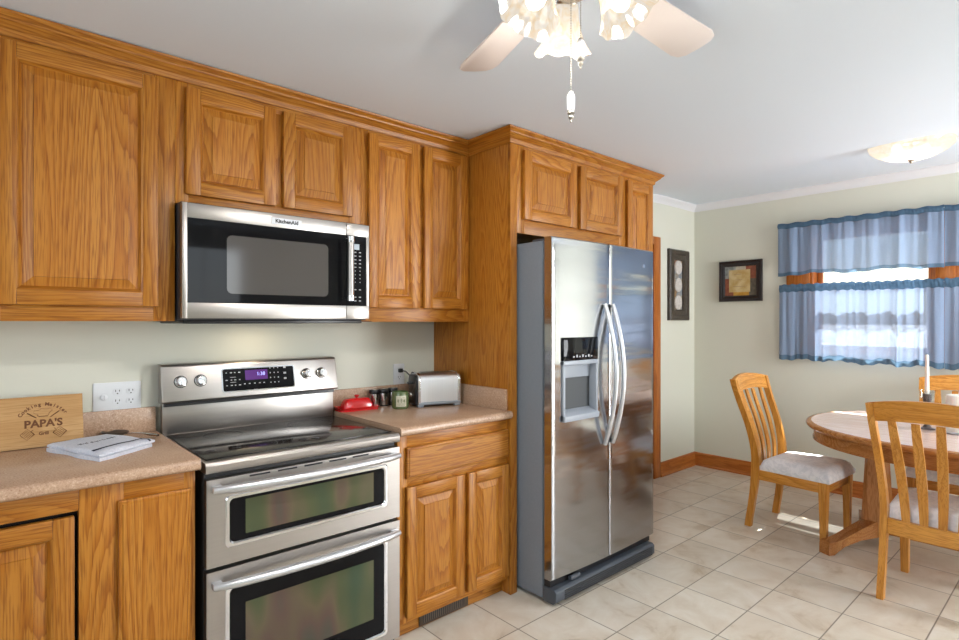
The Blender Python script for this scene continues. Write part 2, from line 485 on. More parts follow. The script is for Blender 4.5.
def text_mesh(name, s, size, m, M, parent, depth=0.0004, align='CENTER', bold=0.0):
    cu = bpy.data.curves.new(name, 'FONT'); cu.body = s; cu.size = size; cu.align_x = align; cu.align_y = 'CENTER'; cu.extrude = depth
    cu.resolution_u = 3; cu.offset = bold
    tmp = bpy.data.objects.new(name, cu); COL.objects.link(tmp)
    bpy.context.view_layer.update()
    me = bpy.data.meshes.new_from_object(tmp.evaluated_get(bpy.context.evaluated_depsgraph_get()))
    bpy.data.objects.remove(tmp); bpy.data.curves.remove(cu)
    L = ROOT.get(parent.name, Vector((0, 0, 0))) if parent else Vector((0, 0, 0))
    me.transform(Matrix.Translation(-L) @ M)
    me.materials.clear(); me.materials.append(m)
    me.name = name
    o = bpy.data.objects.new(name, me); COL.objects.link(o); o.parent = parent
    return o


def face_y(x, y, z):   # text standing upright, facing -y
    return Matrix.Translation((x, y, z)) @ Matrix.Rotation(PI / 2, 4, 'X')


# ================================================================== ROOM SHELL
CEIL = 2.50
RX0, RX1, RY0 = -1.9, 5.15, -4.4
b = MB(); b.box(RX0, RX1 + 0.16, RY0, 0.0, -0.06, 0.0, M_floor); struct(b.build('floor'))
KCEIL = 2.362
def ceilz(x):   # added slope: kitchen end lowered to keep a dark gap off the crown
    t = min(1, max(0, (x - 3.42) / 1.15)); t = t * t * (3 - 2 * t)
    return KCEIL + (CEIL - KCEIL) * t
b = MB(); xs_ = [RX0 - 0.2, 3.42] + [3.42 + 1.15 * k / 16 for k in range(1, 17)] + [RX1 + 0.2]
b.prism([(x, ceilz(x)) for x in xs_] + [(RX1 + 0.2, CEIL + 0.08), (RX0 - 0.2, CEIL + 0.08)], 'y', RY0 - 0.2, 0.15, M_ceil)
struct(b.build('ceiling'))


def wall_with_holes(name, axis, a0, a1, t0, t1, holes):
    """axis 'x': wall runs along x, thickness t0..t1 in y. holes (a0,a1,z0,z1)"""
    b = MB(); xs = sorted({a0, a1, *[h[0] for h in holes], *[h[1] for h in holes]}); zs = sorted({0.0, CEIL, *[h[2] for h in holes], *[h[3] for h in holes]})
    for i in range(len(xs) - 1):
        for j in range(len(zs) - 1):
            cx, cz = (xs[i] + xs[i + 1]) / 2, (zs[j] + zs[j + 1]) / 2
            if any(h[0] < cx < h[1] and h[2] < cz < h[3] for h in holes): continue
            if axis == 'x': b.box(xs[i], xs[i + 1], t0, t1, zs[j], zs[j + 1], M_wall)
            else: b.box(t0, t1, xs[i], xs[i + 1], zs[j], zs[j + 1], M_wall)
    bmesh.ops.remove_doubles(b.b, verts=b.b.verts, dist=1e-5)
    return struct(b.build(name))


W1 = (-1.83, -1.01); W2 = (-2.77, -1.94); WZ0, WZ1 = 1.13, 2.12
wall_with_holes('wall_kitchen', 'x', RX0, RX1 + 0.16, 0.0, 0.14, [(3.60, 4.40, 0.0, 2.06)])
wall_with_holes('wall_window', 'y', RY0, 0.0, RX1, RX1 + 0.16, [(W1[0], W1[1], WZ0, WZ1), (W2[0], W2[1], WZ0, WZ1)])
wall_with_holes('wall_back', 'x', RX0, RX1, RY0 - 0.14, RY0, [(1.35, 2.15, 1.3, 2.2), (3.70, 4.60, 0.12, 2.15)])
wall_with_holes('wall_side', 'y', RY0, 0.0, RX0 - 0.14, RX0, [(-3.25, -1.35, 0.8, 2.2)])

# white cove moulding on the dining end
def cove(name, path):
    prof = [(0.0, -0.062), (0.004, -0.062), (0.008, -0.050), (0.020, -0.034), (0.034, -0.022), (0.040, -0.012), (0.044, -0.012), (0.044, 0.0), (0.0, 0.0)]
    b = MB(); S = []
    for (p, nrm) in path: S.append([(p[0] + nrm[0] * u, p[1] + nrm[1] * u, ceilz(p[0]) + v) for u, v in prof])
    b.sweep(S, M_white_paint); struct(b.build(name, angle=25))


cove('trim_1', [((3.40 + 0.1 * k, 0), (0, -1)) for k in range(17)] + [((RX1, 0), (-1, -1)), ((RX1, RY0), (-1, 0))])


def basebd(name, path):
    prof = [(0, 0), (0.026, 0.0), (0.026, 0.012), (0.018, 0.020), (0.016, 0.105), (0.012, 0.118), (0.006, 0.125), (0, 0.125)]
    b = MB(); S = []
    for (p, nrm) in path: S.append([(p[0] + nrm[0] * u, p[1] + nrm[1] * u, v) for u, v in prof])
    ax = 'x' if abs(path[0][0][0] - path[1][0][0]) > abs(path[0][0][1] - path[1][0][1]) else 'y'
    b.sweep(S, TRIM[ax]); struct(b.build(name, angle=25))


basebd('baseboard_kitchen', [((4.51, 0), (0, -1)), ((RX1, 0), (-1, -1))])
basebd('baseboard_window', [((RX1, 0), (-1, -1)), ((RX1, RY0), (-1, 0))])

# interior door to the next room, mostly hidden by the fridge
b = MB()
for x0, x1 in ((3.53, 3.60), (4.40, 4.507)):
    b.box(x0, x1, -0.018, 0.0, 0.0, 2.13, TRIM['z'], 0.004)
b.box(3.60, 4.40, -0.018, 0.0, 2.06, 2.13, TRIM['x'], 0.004)
b.box(4.385, 4.40, -0.001, 0.14, 0.0, 2.06, TRIM['z'])
b.box(3.60, 3.615, -0.001, 0.14, 0.0, 2.06, TRIM['z'])
struct(b.build('trim_2'))
d = thing('door_1', '', ''); del d['label'], d['category']; struct(d)
b = MB(); b.box(3.617, 4.383, 0.05, 0.09, 0.005, 2.05, OAK['z'], 0.003); b.build('door_leaf', d)
b = MB(); b.lathe([(0.0001, 0), (0.012, 0.0), (0.012, 0.03), (0.028, 0.045), (0.028, 0.06), (0.0001, 0.07)], M_brass, 16, Matrix.Translation((3.69, 0.05, 0.96)) @ Matrix.Rotation(PI / 2, 4, 'X')); b.build('door_handle', d)

# windows
def window(name, y0, y1):
    root = bpy.data.objects.new(name, None); COL.objects.link(root); struct(root); ROOT[root.name] = Vector((0, 0, 0))
    x = RX1
    b = MB()   # jamb liner
    b.box(x - 0.002, x + 0.16, y0, y0 + 0.02, WZ0, WZ1, TRIM['z']); b.box(x - 0.002, x + 0.16, y1 - 0.02, y1, WZ0, WZ1, TRIM['z'])
    b.box(x - 0.002, x + 0.16, y0 + 0.02, y1 - 0.02, WZ1 - 0.02, WZ1, TRIM['y']); b.box(x - 0.002, x + 0.16, y0 + 0.02, y1 - 0.02, WZ0, WZ0 + 0.02, TRIM['y'])
    b.build('window_frame', root)
    for nm, xs, z0, z1 in (('upper_sash', x + 0.11, 1.60, WZ1 - 0.02), ('lower_sash', x + 0.07, WZ0 + 0.02, 1.64)):
        b = MB(); s = 0.038; a0, a1 = y0 + 0.022, y1 - 0.022
        b.box(xs, xs + 0.03, a0, a0 + s, z0, z1, TRIM['z'], 0.002); b.box(xs, xs + 0.03, a1 - s, a1, z0, z1, TRIM['z'], 0.002)
        b.box(xs, xs + 0.03, a0 + s, a1 - s, z0, z0 + s, TRIM['y'], 0.002); b.box(xs, xs + 0.03, a0 + s, a1 - s, z1 - s, z1, TRIM['y'], 0.002)
        o = b.build(nm, root)
        b = MB(); b.box(xs + 0.013, xs + 0.017, a0 + s - 0.005, a1 - s + 0.005, z0 + s - 0.005, z1 - s + 0.005, M_glass); b.build('pane', o)
    return root


w1 = window('window_1', *W1); w2 = window('window_2', *W2)
b = MB()
cw = 0.10
b.box(RX1 - 0.02, RX1, W1[1], -0.833, 1.085, WZ1 + 0.09, TRIM['z'], 0.004)
b.box(RX1 - 0.02, RX1, W2[1], W1[0], WZ0, WZ1, TRIM['z'], 0.004)
b.box(RX1 - 0.02, RX1, W2[0] - 0.17, W2[0], 1.085, WZ1 + 0.09, TRIM['z'], 0.004)
b.box(RX1 - 0.02, RX1, W2[0], W1[1], WZ1, WZ1 + 0.09, TRIM['y'], 0.004)
b.box(RX1 - 0.02, RX1, W2[0], W1[1], 1.085, WZ0 - 0.02, TRIM['y'], 0.004)
b.box(RX1 - 0.035, RX1 + 0.0, W2[0] - 0.16, -0.84, WZ0 - 0.02, WZ0, TRIM['y'], 0.004)
struct(b.build('trim_3'))

# frames of the openings behind the camera
def plain_frame(name, axis, a0, a1, z0, z1, c, mid=True):
    b = MB(); s = 0.05
    def bx(p0, p1, q0, q1):
        if axis == 'x': b.box(p0, p1, c - 0.03, c + 0.03, q0, q1, M_white_paint, 0.004)
        else: b.box(c - 0.03, c + 0.03, p0, p1, q0, q1, M_white_paint, 0.004)
    bx(a0, a0 + s, z0, z1); bx(a1 - s, a1, z0, z1); bx(a0 + s, a1 - s, z0, z0 + s); bx(a0 + s, a1 - s, z1 - s, z1)
    if mid: bx((a0 + a1) / 2 - s / 2, (a0 + a1) / 2 + s / 2, z0 + s, z1 - s)
    struct(b.build(name))


plain_frame('window_3', 'x', 1.35, 2.15, 1.3, 2.2, RY0 - 0.06)
plain_frame('fill_frame_dining', 'x', 3.70, 4.60, 0.12, 2.15, RY0 - 0.06)  # made-up opening around the added fill light at the dining end
plain_frame('fill_frame_side', 'y', -3.25, -1.35, 0.8, 2.2, RX0 - 0.06)  # made-up opening around the added side fill light

# outside
M_snow = noisy('bright_pavement', (0.30, 0.30, 0.32, 1), (0.36, 0.36, 0.38, 1), 3, 0.8)
b = MB()
b.grid(lambda u, v: (5.6 + 40 * u, -30 + 60 * v, -0.35 + 1.45 * min(1, u * 1.35)), 12, 4, M_snow)
struct(b.build('ground_outside'))

# ================================================================== CABINETS
def door_on(parent, x0, x1, z0, z1, y, fw=0.06, th=0.022, name='door'):
    """raised panel door; back plane y, face y-th"""
    b = MB(); e = 0.010
    f = y - th
    for a, c in ((x0, x0 + fw - e), (x1 - fw + e, x1)):
        b.box(a, c, f, y, z0, z1, OAK['z'], 0.003)
    for a, c in ((z0, z0 + fw - e), (z1 - fw + e, z1)):
        b.box(x0 + fw - e, x1 - fw + e, f, y, a, c, OAK['x'], 0.0015)
    b.rings(x0, x1, z0, z1, y, [(fw - e - 0.001, th), (fw - 0.006, th - 0.003), (fw - 0.001, th - 0.013), (fw + 0.003, th - 0.017)], (OAK['x'], OAK['z']), fill=False)
    o = b.build(name, parent, angle=30)
    b = MB()
    b.rings(x0, x1, z0, z1, y, [(fw, 0.004), (fw, th - 0.016), (fw + 0.005, th - 0.016), (fw + 0.032, th - 0.005), (fw + 0.033, th - 0.0015), (fw + 0.036, th - 0.0015)], (OAK['z'], OAK['z']))
    b.build('raised_panel', o, angle=20)
    return o


def slab(parent, name, x0, x1, z0, z1, y, th=0.02, g='x'):
    b = MB()
    b.rings(x0, x1, z0, z1, y, [(0, 0), (0, th - 0.007), (0.004, th - 0.004), (0.009, th - 0.0035), (0.012, th), (0.014, th)], (OAK[g], OAK[g]))
    return b.build(name, parent, angle=25)


YU = -0.32   # upper face frames
YB = -0.62   # base face frames
YT = -0.64   # deep cabinets
UZ0, UZ1 = 1.388, 2.325


def upper(label, x0, x1, z0, z1, doors, y=YU, stile=0.04, loc=None, name='wall_cabinet'):
    r = thing(name, label, 'cabinet', (x0, 0, z0))
    b = MB()
    b.box(x0, x1, y + 0.02, 0.0, z0 + 0.012, z1, OAK['z'])
    b.build('carcass', r)
    b = MB()
    xs = sorted({x0, x1})
    dx0 = doors[0][0] + 0.012; dx1 = doors[-1][1] - 0.012
    dz0, dz1 = doors[0][2] + 0.012, doors[0][3] - 0.012
    b.box(x0, dx0, y, y + 0.02, z0, z1, OAK['z'], 0.001)
    b.box(dx1, x1, y, y + 0.02, z0, z1, OAK['z'], 0.001)
    b.box(dx0, dx1, y, y + 0.02, z0, dz0, OAK['x'], 0.001)
    b.box(dx0, dx1, y, y + 0.02, dz1, z1, OAK['x'], 0.001)
    for i in range(len(doors) - 1):
        b.box(doors[i][1] - 0.012, doors[i + 1][0] + 0.012, y, y + 0.02, dz0, dz1, OAK['z'], 0.001)
    b.build('face_frame', r)
    for dd in doors: door_on(r, *dd, y)
    return r


upper('oak wall cabinet with one large raised panel door beside the microwave', 0.02, 0.5435, UZ0, UZ1, [(0.035, 0.484, 1.441, 2.277)])
upper('short oak wall cabinet with two doors directly above the microwave', 0.5445, 1.3295, 1.832, UZ1, [(0.578, 0.919, 1.868, 2.274), (0.952, 1.278, 1.868, 2.274)])
upper('oak wall cabinet with two tall narrow doors above the toaster', 1.3305, 1.999, UZ0, UZ1, [(1.363, 1.656, 1.452, 2.277), (1.684, 1.972, 1.452, 2.277)])
upper('oak wall cabinet running out of frame past the big single door', -0.80, 0.019, UZ0, UZ1, [(-0.76, -0.02, 1.441, 2.277)])

# small underside ledge below the upper cabinets belongs to them visually: light rail
b = MB(); b.box(1.385, 1.998, YU + 0.001, -0.02, UZ0 - 0.004, UZ0 + 0.010, OAK['x'], 0.002)
lr = b.build('light_rail'); tag(lr, 'flat oak rail under the two tall narrow doors above the toaster', 'trim')

# fridge surround: side panel, cabinet above, pantry
r = thing('fridge_cabinet', 'oak cabinet with two small doors above the fridge and a full height end panel', 'cabinet', (2.0, 0, 0))
b = MB(); b.box(2.0, 2.022, YT + 0.02, 0.0, 0.0, UZ1 + 0.01, OAK_SIDE, 0.001); b.build('end_panel', r)
b = MB()
b.box(2.0, 2.047, YT, YT + 0.02, 0.0, UZ1 + 0.01, OAK['z'], 0.001)
b.box(2.047, 2.10, YT, YT + 0.02, 1.84, UZ1 + 0.01, OAK['z'], 0.001)
b.box(2.10, 2.95, YT, YT + 0.02, 2.255, UZ1 + 0.01, OAK['x'], 0.001)
b.box(2.10, 2.95, YT, YT + 0.02, 1.84, 1.925, OAK['x'], 0.001)
b.box(2.50, 2.555, YT, YT + 0.02, 1.925, 2.255, OAK['z'], 0.001)
b.box(2.95, 2.9995, YT, YT + 0.02, 1.84, UZ1 + 0.01, OAK['z'], 0.001)
b.build('face_frame', r)
b = MB(); b.box(2.022, 2.9995, YT + 0.02, 0.0, 1.86, UZ1, OAK['x']); b.build('carcass', r)
door_on(r, 2.085, 2.508, 1.912, 2.270, YT, 0.062); door_on(r, 2.545, 2.958, 1.912, 2.270, YT, 0.062)

r = thing('pantry_cabinet', 'tall narrow oak pantry cabinet squeezed between the fridge and the doorway', 'cabinet', (3.0, 0, 0))
b = MB(); b.box(3.0, 3.34, YT + 0.02, 0.0, 0.0, UZ1 + 0.01, OAK['z']); b.build('carcass', r)
b = MB(); b.box(3.0, 3.34, YT, YT + 0.0195, 0.0, UZ1 + 0.01, OAK['z'], 0.001); b.build('face_frame', r)
door_on(r, 3.018, 3.305, 1.25, 2.270, YT, 0.062); door_on(r, 3.018, 3.305, 0.12, 1.22, YT, 0.062)

# crown
def crown():
    prof = [(0.0, -0.020), (0.006, -0.020), (0.010, -0.012), (0.012, 0.0), (0.030, 0.016), (0.036, 0.020), (0.038, 0.026), (0.052, 0.038), (0.054, 0.046), (0.0, 0.046)]
    z = 2.312
    path = [((-0.8, YU), (0, -1)), ((2.0, YU), (-1, -1)), ((2.0, YT), (-1, -1)), ((3.34, YT), (1, -1)), ((3.34, 0.0), (1, 0))]
    S = [[(p[0] + n[0] * u, p[1] + n[1] * u, z + v) for u, v in prof] for p, n in path]
    b = MB(); b.sweep(S, OAK['x'])
    o = b.build('crown_molding', angle=25)
    tag(o, 'stepped oak crown molding running along the tops of all the wall cabinets', 'molding')


crown()

# base cabinets
CT = 0.933
def base_frame_toe(b, x0, x1, ztop):
    b.box(x0, x1, -0.575, -0.555, 0.0, 0.078, OAK['x'])


r = thing('base_cabinet', 'oak base cabinet with one drawer and two doors between stove and fridge', 'cabinet', (1.335, 0, 0))
b = MB(); b.box(1.335, 1.999, YB + 0.02, 0.0, 0.078, 0.893, OAK['z']); b.box(1.335, 1.999, -0.575, 0.0, 0.0, 0.078, OAK['x']); b.build('carcass', r)
b = MB()
b.box(1.335, 1.385, YB, YB + 0.0195, 0.075, 0.893, OAK['z'], 0.001); b.box(1.990, 1.999, YB, YB + 0.0195, 0.075, 0.893, OAK['z'], 0.001)
for z0, z1 in ((0.075, 0.115), (0.66, 0.71), (0.828, 0.893)): b.box(1.385, 1.990, YB, YB + 0.0195, z0, z1, OAK['x'], 0.001)
b.box(1.685, 1.735, YB, YB + 0.0195, 0.115, 0.66, OAK['z'], 0.001)
b.box(1.385, 1.990, YB + 0.012, YB + 0.0195, 0.115, 0.66, M_dark_void); b.box(1.385, 1.990, YB + 0.012, YB + 0.0195, 0.71, 0.828, M_dark_void)
b.build('face_frame', r)
slab(r, 'drawer', 1.375, 1.993, 0.702, 0.838, YB)
door_on(r, 1.372, 1.697, 0.102, 0.667, YB); door_on(r, 1.722, 1.993, 0.102, 0.667, YB)
b = MB()
b.box(1.478, 1.768, -0.583, -0.576, 0.006, 0.064, plain('bronze_grille', (0.10, 0.075, 0.055, 1), 0.45, 0.6), 0.002)
b.box(1.498, 1.748, -0.5845, -0.583, 0.018, 0.052, M_black)
g = plain('grille_bars', (0.16, 0.12, 0.09, 1), 0.45, 0.6)
for i in range(22):
    x = 1.502 + i * 0.0114
    b.box(x, x + 0.004, -0.5865, -0.5845, 0.018, 0.052, g)
tag(b.build('floor_vent'), 'dark metal heating register in the toe kick below the two door base cabinet', 'vent')

r = thing('base_cabinet', 'oak base cabinet with a plain applied end panel beside the stove', 'cabinet', (0.217, 0, 0))
b = MB(); b.box(0.217, 0.534, YB + 0.02, 0.0, 0.078, 0.893, OAK['z']); b.box(0.217, 0.534, -0.575, 0.0, 0.0, 0.078, OAK['x']); b.build('carcass', r)
b = MB()
b.box(0.217, 0.330, YB, YB + 0.0195, 0.075, 0.893, OAK['z'], 0.001); b.box(0.500, 0.534, YB, YB + 0.0195, 0.075, 0.893, OAK['z'], 0.001)
b.box(0.330, 0.500, YB, YB + 0.0195, 0.82, 0.893, OAK['x'], 0.001); b.box(0.330, 0.500, YB, YB + 0.0195, 0.075, 0.12, OAK['x'], 0.001)
b.box(0.330, 0.500, YB + 0.008, YB + 0.0195, 0.12, 0.82, M_dark_void)
b.build('face_frame', r)
slab(r, 'door', 0.315, 0.517, 0.102, 0.836, YB, g='z')

r = thing('base_cabinet', 'oak corner base cabinet with an inset raised panel door under the cutting board', 'cabinet', (-0.6, 0, 0))
b = MB(); b.box(-0.6, 0.2165, YB + 0.045, 0.0, 0.078, 0.893, OAK['z']); b.box(-0.6, 0.2165, -0.575, 0.0, 0.0, 0.078, OAK['x']); b.build('carcass', r)
b = MB()
b.box(-0.6, 0.2165, YB, YB + 0.02, 0.827, 0.893, OAK['x'], 0.001); b.box(-0.6, 0.2165, YB, YB + 0.02, 0.075, 0.105, OAK['x'], 0.001); b.box(-0.6, -0.28, YB, YB + 0.02, 0.105, 0.827, OAK['z'], 0.001)
b.box(-0.28, 0.2165, YB + 0.04, YB + 0.044, 0.105, 0.827, M_dark_void)
b.build('face_frame', r)
door_on(r, -0.27, 0.207, 0.112, 0.812, YB + 0.022, 0.062)

# worktops
def worktop(label, x0, x1, ends, nm='worktop'):
    r = thing(nm, label, 'worktop', (x0, 0, CT))
    yf = -0.657; t = 0.038
    prof = [(0.0, CT), (0.0, CT - t), (yf + 0.004, CT - t)]
    for k in range(7):
        a = -PI / 2 + k * PI / 2 / 6 * 2
        prof.append((yf + 0.016 - 0.016 * math.cos(a if abs(a) < PI / 2 else a), CT - t / 2 + t / 2 * math.sin(a)))
    prof = [(0.0, CT - t), (yf + 0.010, CT - t), (yf + 0.002, CT - t + 0.006), (yf, CT - t + 0.012), (yf, CT - 0.014), (yf + 0.004, CT - 0.005), (yf + 0.014, CT), (0.0, CT)]
    b = MB(); b.prism(prof, 'x', x0, x1, M_counter); b.build('countertop', r, angle=50)
    b = MB(); b.box(x0, x1, -0.02, 0.0, CT, CT + 0.10, M_counter, 0.003); b.build('backsplash', r)
    if ends:
        b = MB(); b.box(x1 - 0.02, x1, -0.62, -0.0205, CT, CT + 0.108, M_counter, 0.003); b.build('side_splash', r)
    return r


worktop('speckled tan laminate worktop under the toaster between stove and fridge', 1.331, 1.9995, True)
worktop('speckled tan laminate worktop carrying the cutting board and dish towel', -0.8, 0.543, False)

# ================================================================== RANGE
RX_0, RX_1 = 0.557, 1.322
YF = -0.659
r = thing('stove', 'stainless steel double oven range with black glass cooktop', 'stove', (RX_0, 0, 0))
b = MB()
b.box(RX_0 + 0.004, RX_1 - 0.004, YF + 0.036, -0.03, 0.02, 0.876, plain('range_side', (0.03, 0.028, 0.028, 1), 0.5), 0.002)
b.box(RX_0 + 0.03, RX_1 - 0.03, YF + 0.06, -0.05, 0.0, 0.02, M_black)
b.build('body', r)
b = MB()   # cooktop frame
b.prism([(-0.03, 0.878), (YF + 0.004, 0.878), (YF, 0.884), (YF, 0.903), (YF + 0.008, 0.913), (-0.03, 0.913)], 'x', RX_0, RX_1, M_steel)
ct = b.build('cooktop_frame', r)
b = MB(); b.box(RX_0 + 0.012, RX_1 - 0.012, YF + 0.045, -0.075, 0.9135, 0.9175, M_cooktop, 0.0015); gl = b.build('glass_cooktop', r)
M_burn = plain('burner_marking', (0.045, 0.042, 0.042, 1), 0.2)
b = MB()
for (x, y, rr) in ((0.75, -0.47, 0.115), (1.13, -0.47, 0.095), (0.75, -0.21, 0.075), (1.13, -0.21, 0.10), (0.94, -0.30, 0.05)):
    b.lathe([(rr - 0.0018, 0.0), (rr - 0.0018, 0.0002), (rr, 0.0002), (rr, 0.0)], M_burn, 48, Matrix.Translation((x, y, 0.9176)), closed=True)
b.build('burner_rings', gl)
# raised back riser and control head
b = MB()
b.prism([(-0.028, 0.912), (-0.060, 0.912), (-0.060, 1.05), (-0.028, 1.05)], 'x', RX_0 + 0.0, RX_1 - 0.0, M_steel, 0.002)
b.box(RX_0 + 0.004, RX_1 - 0.004, -0.075, -0.028, 1.034, 1.050, M_black)
b.build('back_riser', r)
b = MB()
P0 = [(-0.026, 1.046), (-0.094, 1.050), (-0.100, 1.056), (-0.070, 1.200), (-0.062, 1.208), (-0.026, 1.210)]
b.prism(P0, 'x', RX_0 - 0.008, RX_1 + 0.006, M_steel, 0.003)
ch = b.build('control_head', r, angle=50)
# a frame tangent to the sloped control face
sl = Vector((0, 0.030, 0.144)).normalized()      # up the face
nrm = Vector((0, -sl.z, sl.y))
def on_face(x, t):   # t 0..1 up the face
    return Vector((x, -0.100, 1.056)) + Vector((0, 0.030, 0.144)) * t
def face_M(x, t, o=0.0):
    p = on_face(x, t) + nrm * o
    X = Vector((1, 0, 0)); Y = sl; Z = nrm
    return Matrix(((X.x, Y.x, Z.x, p.x), (X.y, Y.y, Z.y, p.y), (X.z, Y.z, Z.z, p.z), (0, 0, 0, 1)))


def rrect(w, h, rd, n=5):
    pts = []
    for cx, cy, a0 in ((w / 2 - rd, h / 2 - rd, 0), (-w / 2 + rd, h / 2 - rd, PI / 2), (-w / 2 + rd, -h / 2 + rd, PI), (w / 2 - rd, -h / 2 + rd, 1.5 * PI)):
        for k in range(n): a = a0 + PI / 2 * k / (n - 1); pts.append((cx + rd * math.cos(a), cy + rd * math.sin(a)))
    return pts


b = MB(); b.prism(rrect(0.330, 0.107, 0.012), 'z', -0.001, 0.0015, M_chrome, 0, 2, face_M(0.946, 0.50)); b.build('display_bezel', ch)
b = MB(); b.prism(rrect(0.318, 0.097, 0.008), 'z', 0.0, 0.0025, M_black_glass, 0, 2, face_M(0.946, 0.50)); dp = b.build('control_display', ch)
b = MB(); b.prism(rrect(0.100, 0.044, 0.002), 'z', 0.0026, 0.0028, plain('violet_screen', (0.02, 0.002, 0.04, 1), 0.2, **{'Emission Color': (0.10, 0.015, 0.20, 1), 'Emission Strength': 0.6}), 0, 2, face_M(0.932, 0.62)); b.build('screen', dp)
text_mesh('clock_digits', '1:38', 0.022, plain('lit_digits', (0.2, 0.2, 0.6, 1), 0.5, **{'Emission Color': (0.35, 0.35, 1.0, 1), 'Emission Strength': 1.2}), face_M(0.952, 0.64, 0.003), dp)
b = MB()
def mark(x, t, w, h): b.prism([(-w / 2, -h / 2), (w / 2, -h / 2), (w / 2, h / 2), (-w / 2, h / 2)], 'z', 0.0026, 0.0029, M_print, 0, 2, face_M(x, t))
for i, x in enumerate((0.802, 0.822, 0.838, 0.857)):
    for j, t in enumerate((0.72, 0.50, 0.34)): mark(x, t, 0.009 if (i + j) % 2 else 0.006, 0.004)
mark(0.829, 0.58, 0.024, 0.002); mark(0.829, 0.43, 0.024, 0.002)
for x in (0.878, 0.899, 0.922, 0.944, 0.964): mark(x, 0.36, 0.007, 0.004)
mark(0.895, 0.15, 0.010, 0.005); mark(0.925, 0.17, 0.018, 0.003)
for i in range(3):
    for j in range(4): mark(0.995 + 0.018 * i, 0.80 - 0.15 * j, 0.004, 0.005)
for t in (0.80, 0.62, 0.45): mark(1.063, t, 0.012, 0.008)
b.build('button_labels', dp)
for x in (0.620, 0.697, 1.170, 1.245):
    b = MB()
    Mx = face_M(x, 0.55)
    b.lathe([(0.0225, 0.0), (0.0225, 0.003), (0.0195, 0.004), (0.018, 0.022), (0.016, 0.026), (0.0001, 0.027)], M_steel_plain, 28, Mx)
    b.lathe([(0.026, -0.001), (0.026, 0.002), (0.0225, 0.0025), (0.0001, 0.0025)], M_black, 28, Mx)
    kn = b.build('knob', ch)
    b = MB(); b.box(-0.0035, 0.0035, -0.018, 0.018, 0.020, 0.031, M_chrome, 0.0015, M=Mx); b.build('grip', kn)


def oven_door(z0, z1, wz0, wz1, hz):
    b = MB()
    x0, x1 = RX_0 + 0.002, RX_1 - 0.002; wx0, wx1 = 0.631, 1.250
    # frame around the window
    for (a, c, d0, d1) in ((x0, wx0, z0, z1), (wx1, x1, z0, z1), (wx0, wx1, z0, wz0), (wx0, wx1, wz1, z1)):
        b.box(a, c, YF, YF + 0.035, d0, d1, M_steel)
    bmesh.ops.remove_doubles(b.b, verts=b.b.verts, dist=1e-5)
    o = b.build('oven_door', r)
    b = MB()  # raised lip round the window
    t = bmesh.new()
    lv = [(-0.012, 0.0), (-0.009, 0.003), (0.0, 0.003), (0.004, -0.002)]
    R = []
    for (i, dd) in lv:
        pts = rrect((wx1 - wx0) - 2 * i, (wz1 - wz0) - 2 * i, 0.016)
        R.append([t.verts.new(((wx0 + wx1) / 2 + p[0], YF - dd, (wz0 + wz1) / 2 + p[1])) for p in pts])
    n = len(R[0])
    for j in range(len(R) - 1):
        for k in range(n): t.faces.new((R[j][k], R[j][(k + 1) % n], R[j + 1][(k + 1) % n], R[j + 1][k]))
    b.merge(t, M_chrome); b.build('window_trim', o)
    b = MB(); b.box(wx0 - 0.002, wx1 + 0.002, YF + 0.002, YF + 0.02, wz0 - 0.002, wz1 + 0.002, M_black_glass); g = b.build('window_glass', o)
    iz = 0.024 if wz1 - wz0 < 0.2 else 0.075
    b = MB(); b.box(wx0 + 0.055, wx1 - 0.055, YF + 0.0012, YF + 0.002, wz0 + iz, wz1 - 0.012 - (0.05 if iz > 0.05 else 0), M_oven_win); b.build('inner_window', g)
    path = []; N = 20
    for k in range(N + 1):
        u = k / N; x = RX_0 + 0.018 + (RX_1 - RX_0 - 0.036) * u
        e = min(1, min(u, 1 - u) / 0.05)
        path.append((x, YF - 0.022 - 0.030 * math.sin(PI * u) ** 0.8 - 0.004 * e, hz))
    b = MB(); b.tube(path, [0.0155 * (0.78 + 0.22 * min(1, min(k, N - k) / 2)) for k in range(N + 1)], M_handle, 14, 0.95)
    for x in (RX_0 + 0.032, RX_1 - 0.032): b.box(x - 0.016, x + 0.016, YF - 0.025, YF + 0.001, hz - 0.011, hz + 0.011, M_handle, 0.004)
    b.build('handle', o)
    return o


o = oven_door(0.562, 0.857, 0.628, 0.783, 0.827)
b = MB()
for i, x in enumerate((0.735, 0.835, 0.935, 1.035, 1.135)):
    b.box(x - 0.036, x + 0.036, YF - 0.0006, YF + 0.003, 0.846, 0.852, M_black)
b.build('vent_slots', o)
oven_door(0.055, 0.548, 0.098, 0.476, 0.505)

# ================================================================== MICROWAVE
r = thing('microwave', 'stainless steel over-the-range microwave with black glass door', 'microwave', (0.9, 0, 1.39))
MX0, MX1, MY, MZ0, MZ1 = 0.548, 1.3265, -0.40, 1.398, 1.824
b = MB(); b.box(MX0 + 0.002, MX1 - 0.002, MY + 0.026, 0.0, 1.392, 1.8305, plain('mw_case', (0.05, 0.05, 0.055, 1), 0.35, 0.3), 0.002)
b.box(MX0 + 0.01, MX1 - 0.02, MY + 0.030, -0.02, 1.378, 1.392, M_black, 0.003)
b.build('case', r)
GX0, GX1, GZ0, GZ1 = 0.566, 1.312, 1.456, 1.770
SX = 1.212
b = MB()
b.box(MX0, GX0, MY, MY + 0.025, MZ0, MZ1, M_steel, 0.001); b.box(GX0, SX - 0.001, MY, MY + 0.025, MZ0, GZ0, M_steel, 0.001); b.box(GX0, SX - 0.001, MY, MY + 0.025, GZ1, MZ1, M_steel, 0.001)
dr = b.build('door', r)
b = MB(); b.box(GX0, SX - 0.001, MY + 0.001, MY + 0.02, GZ0, GZ1, M_black_glass); g = b.build('door_glass', dr)
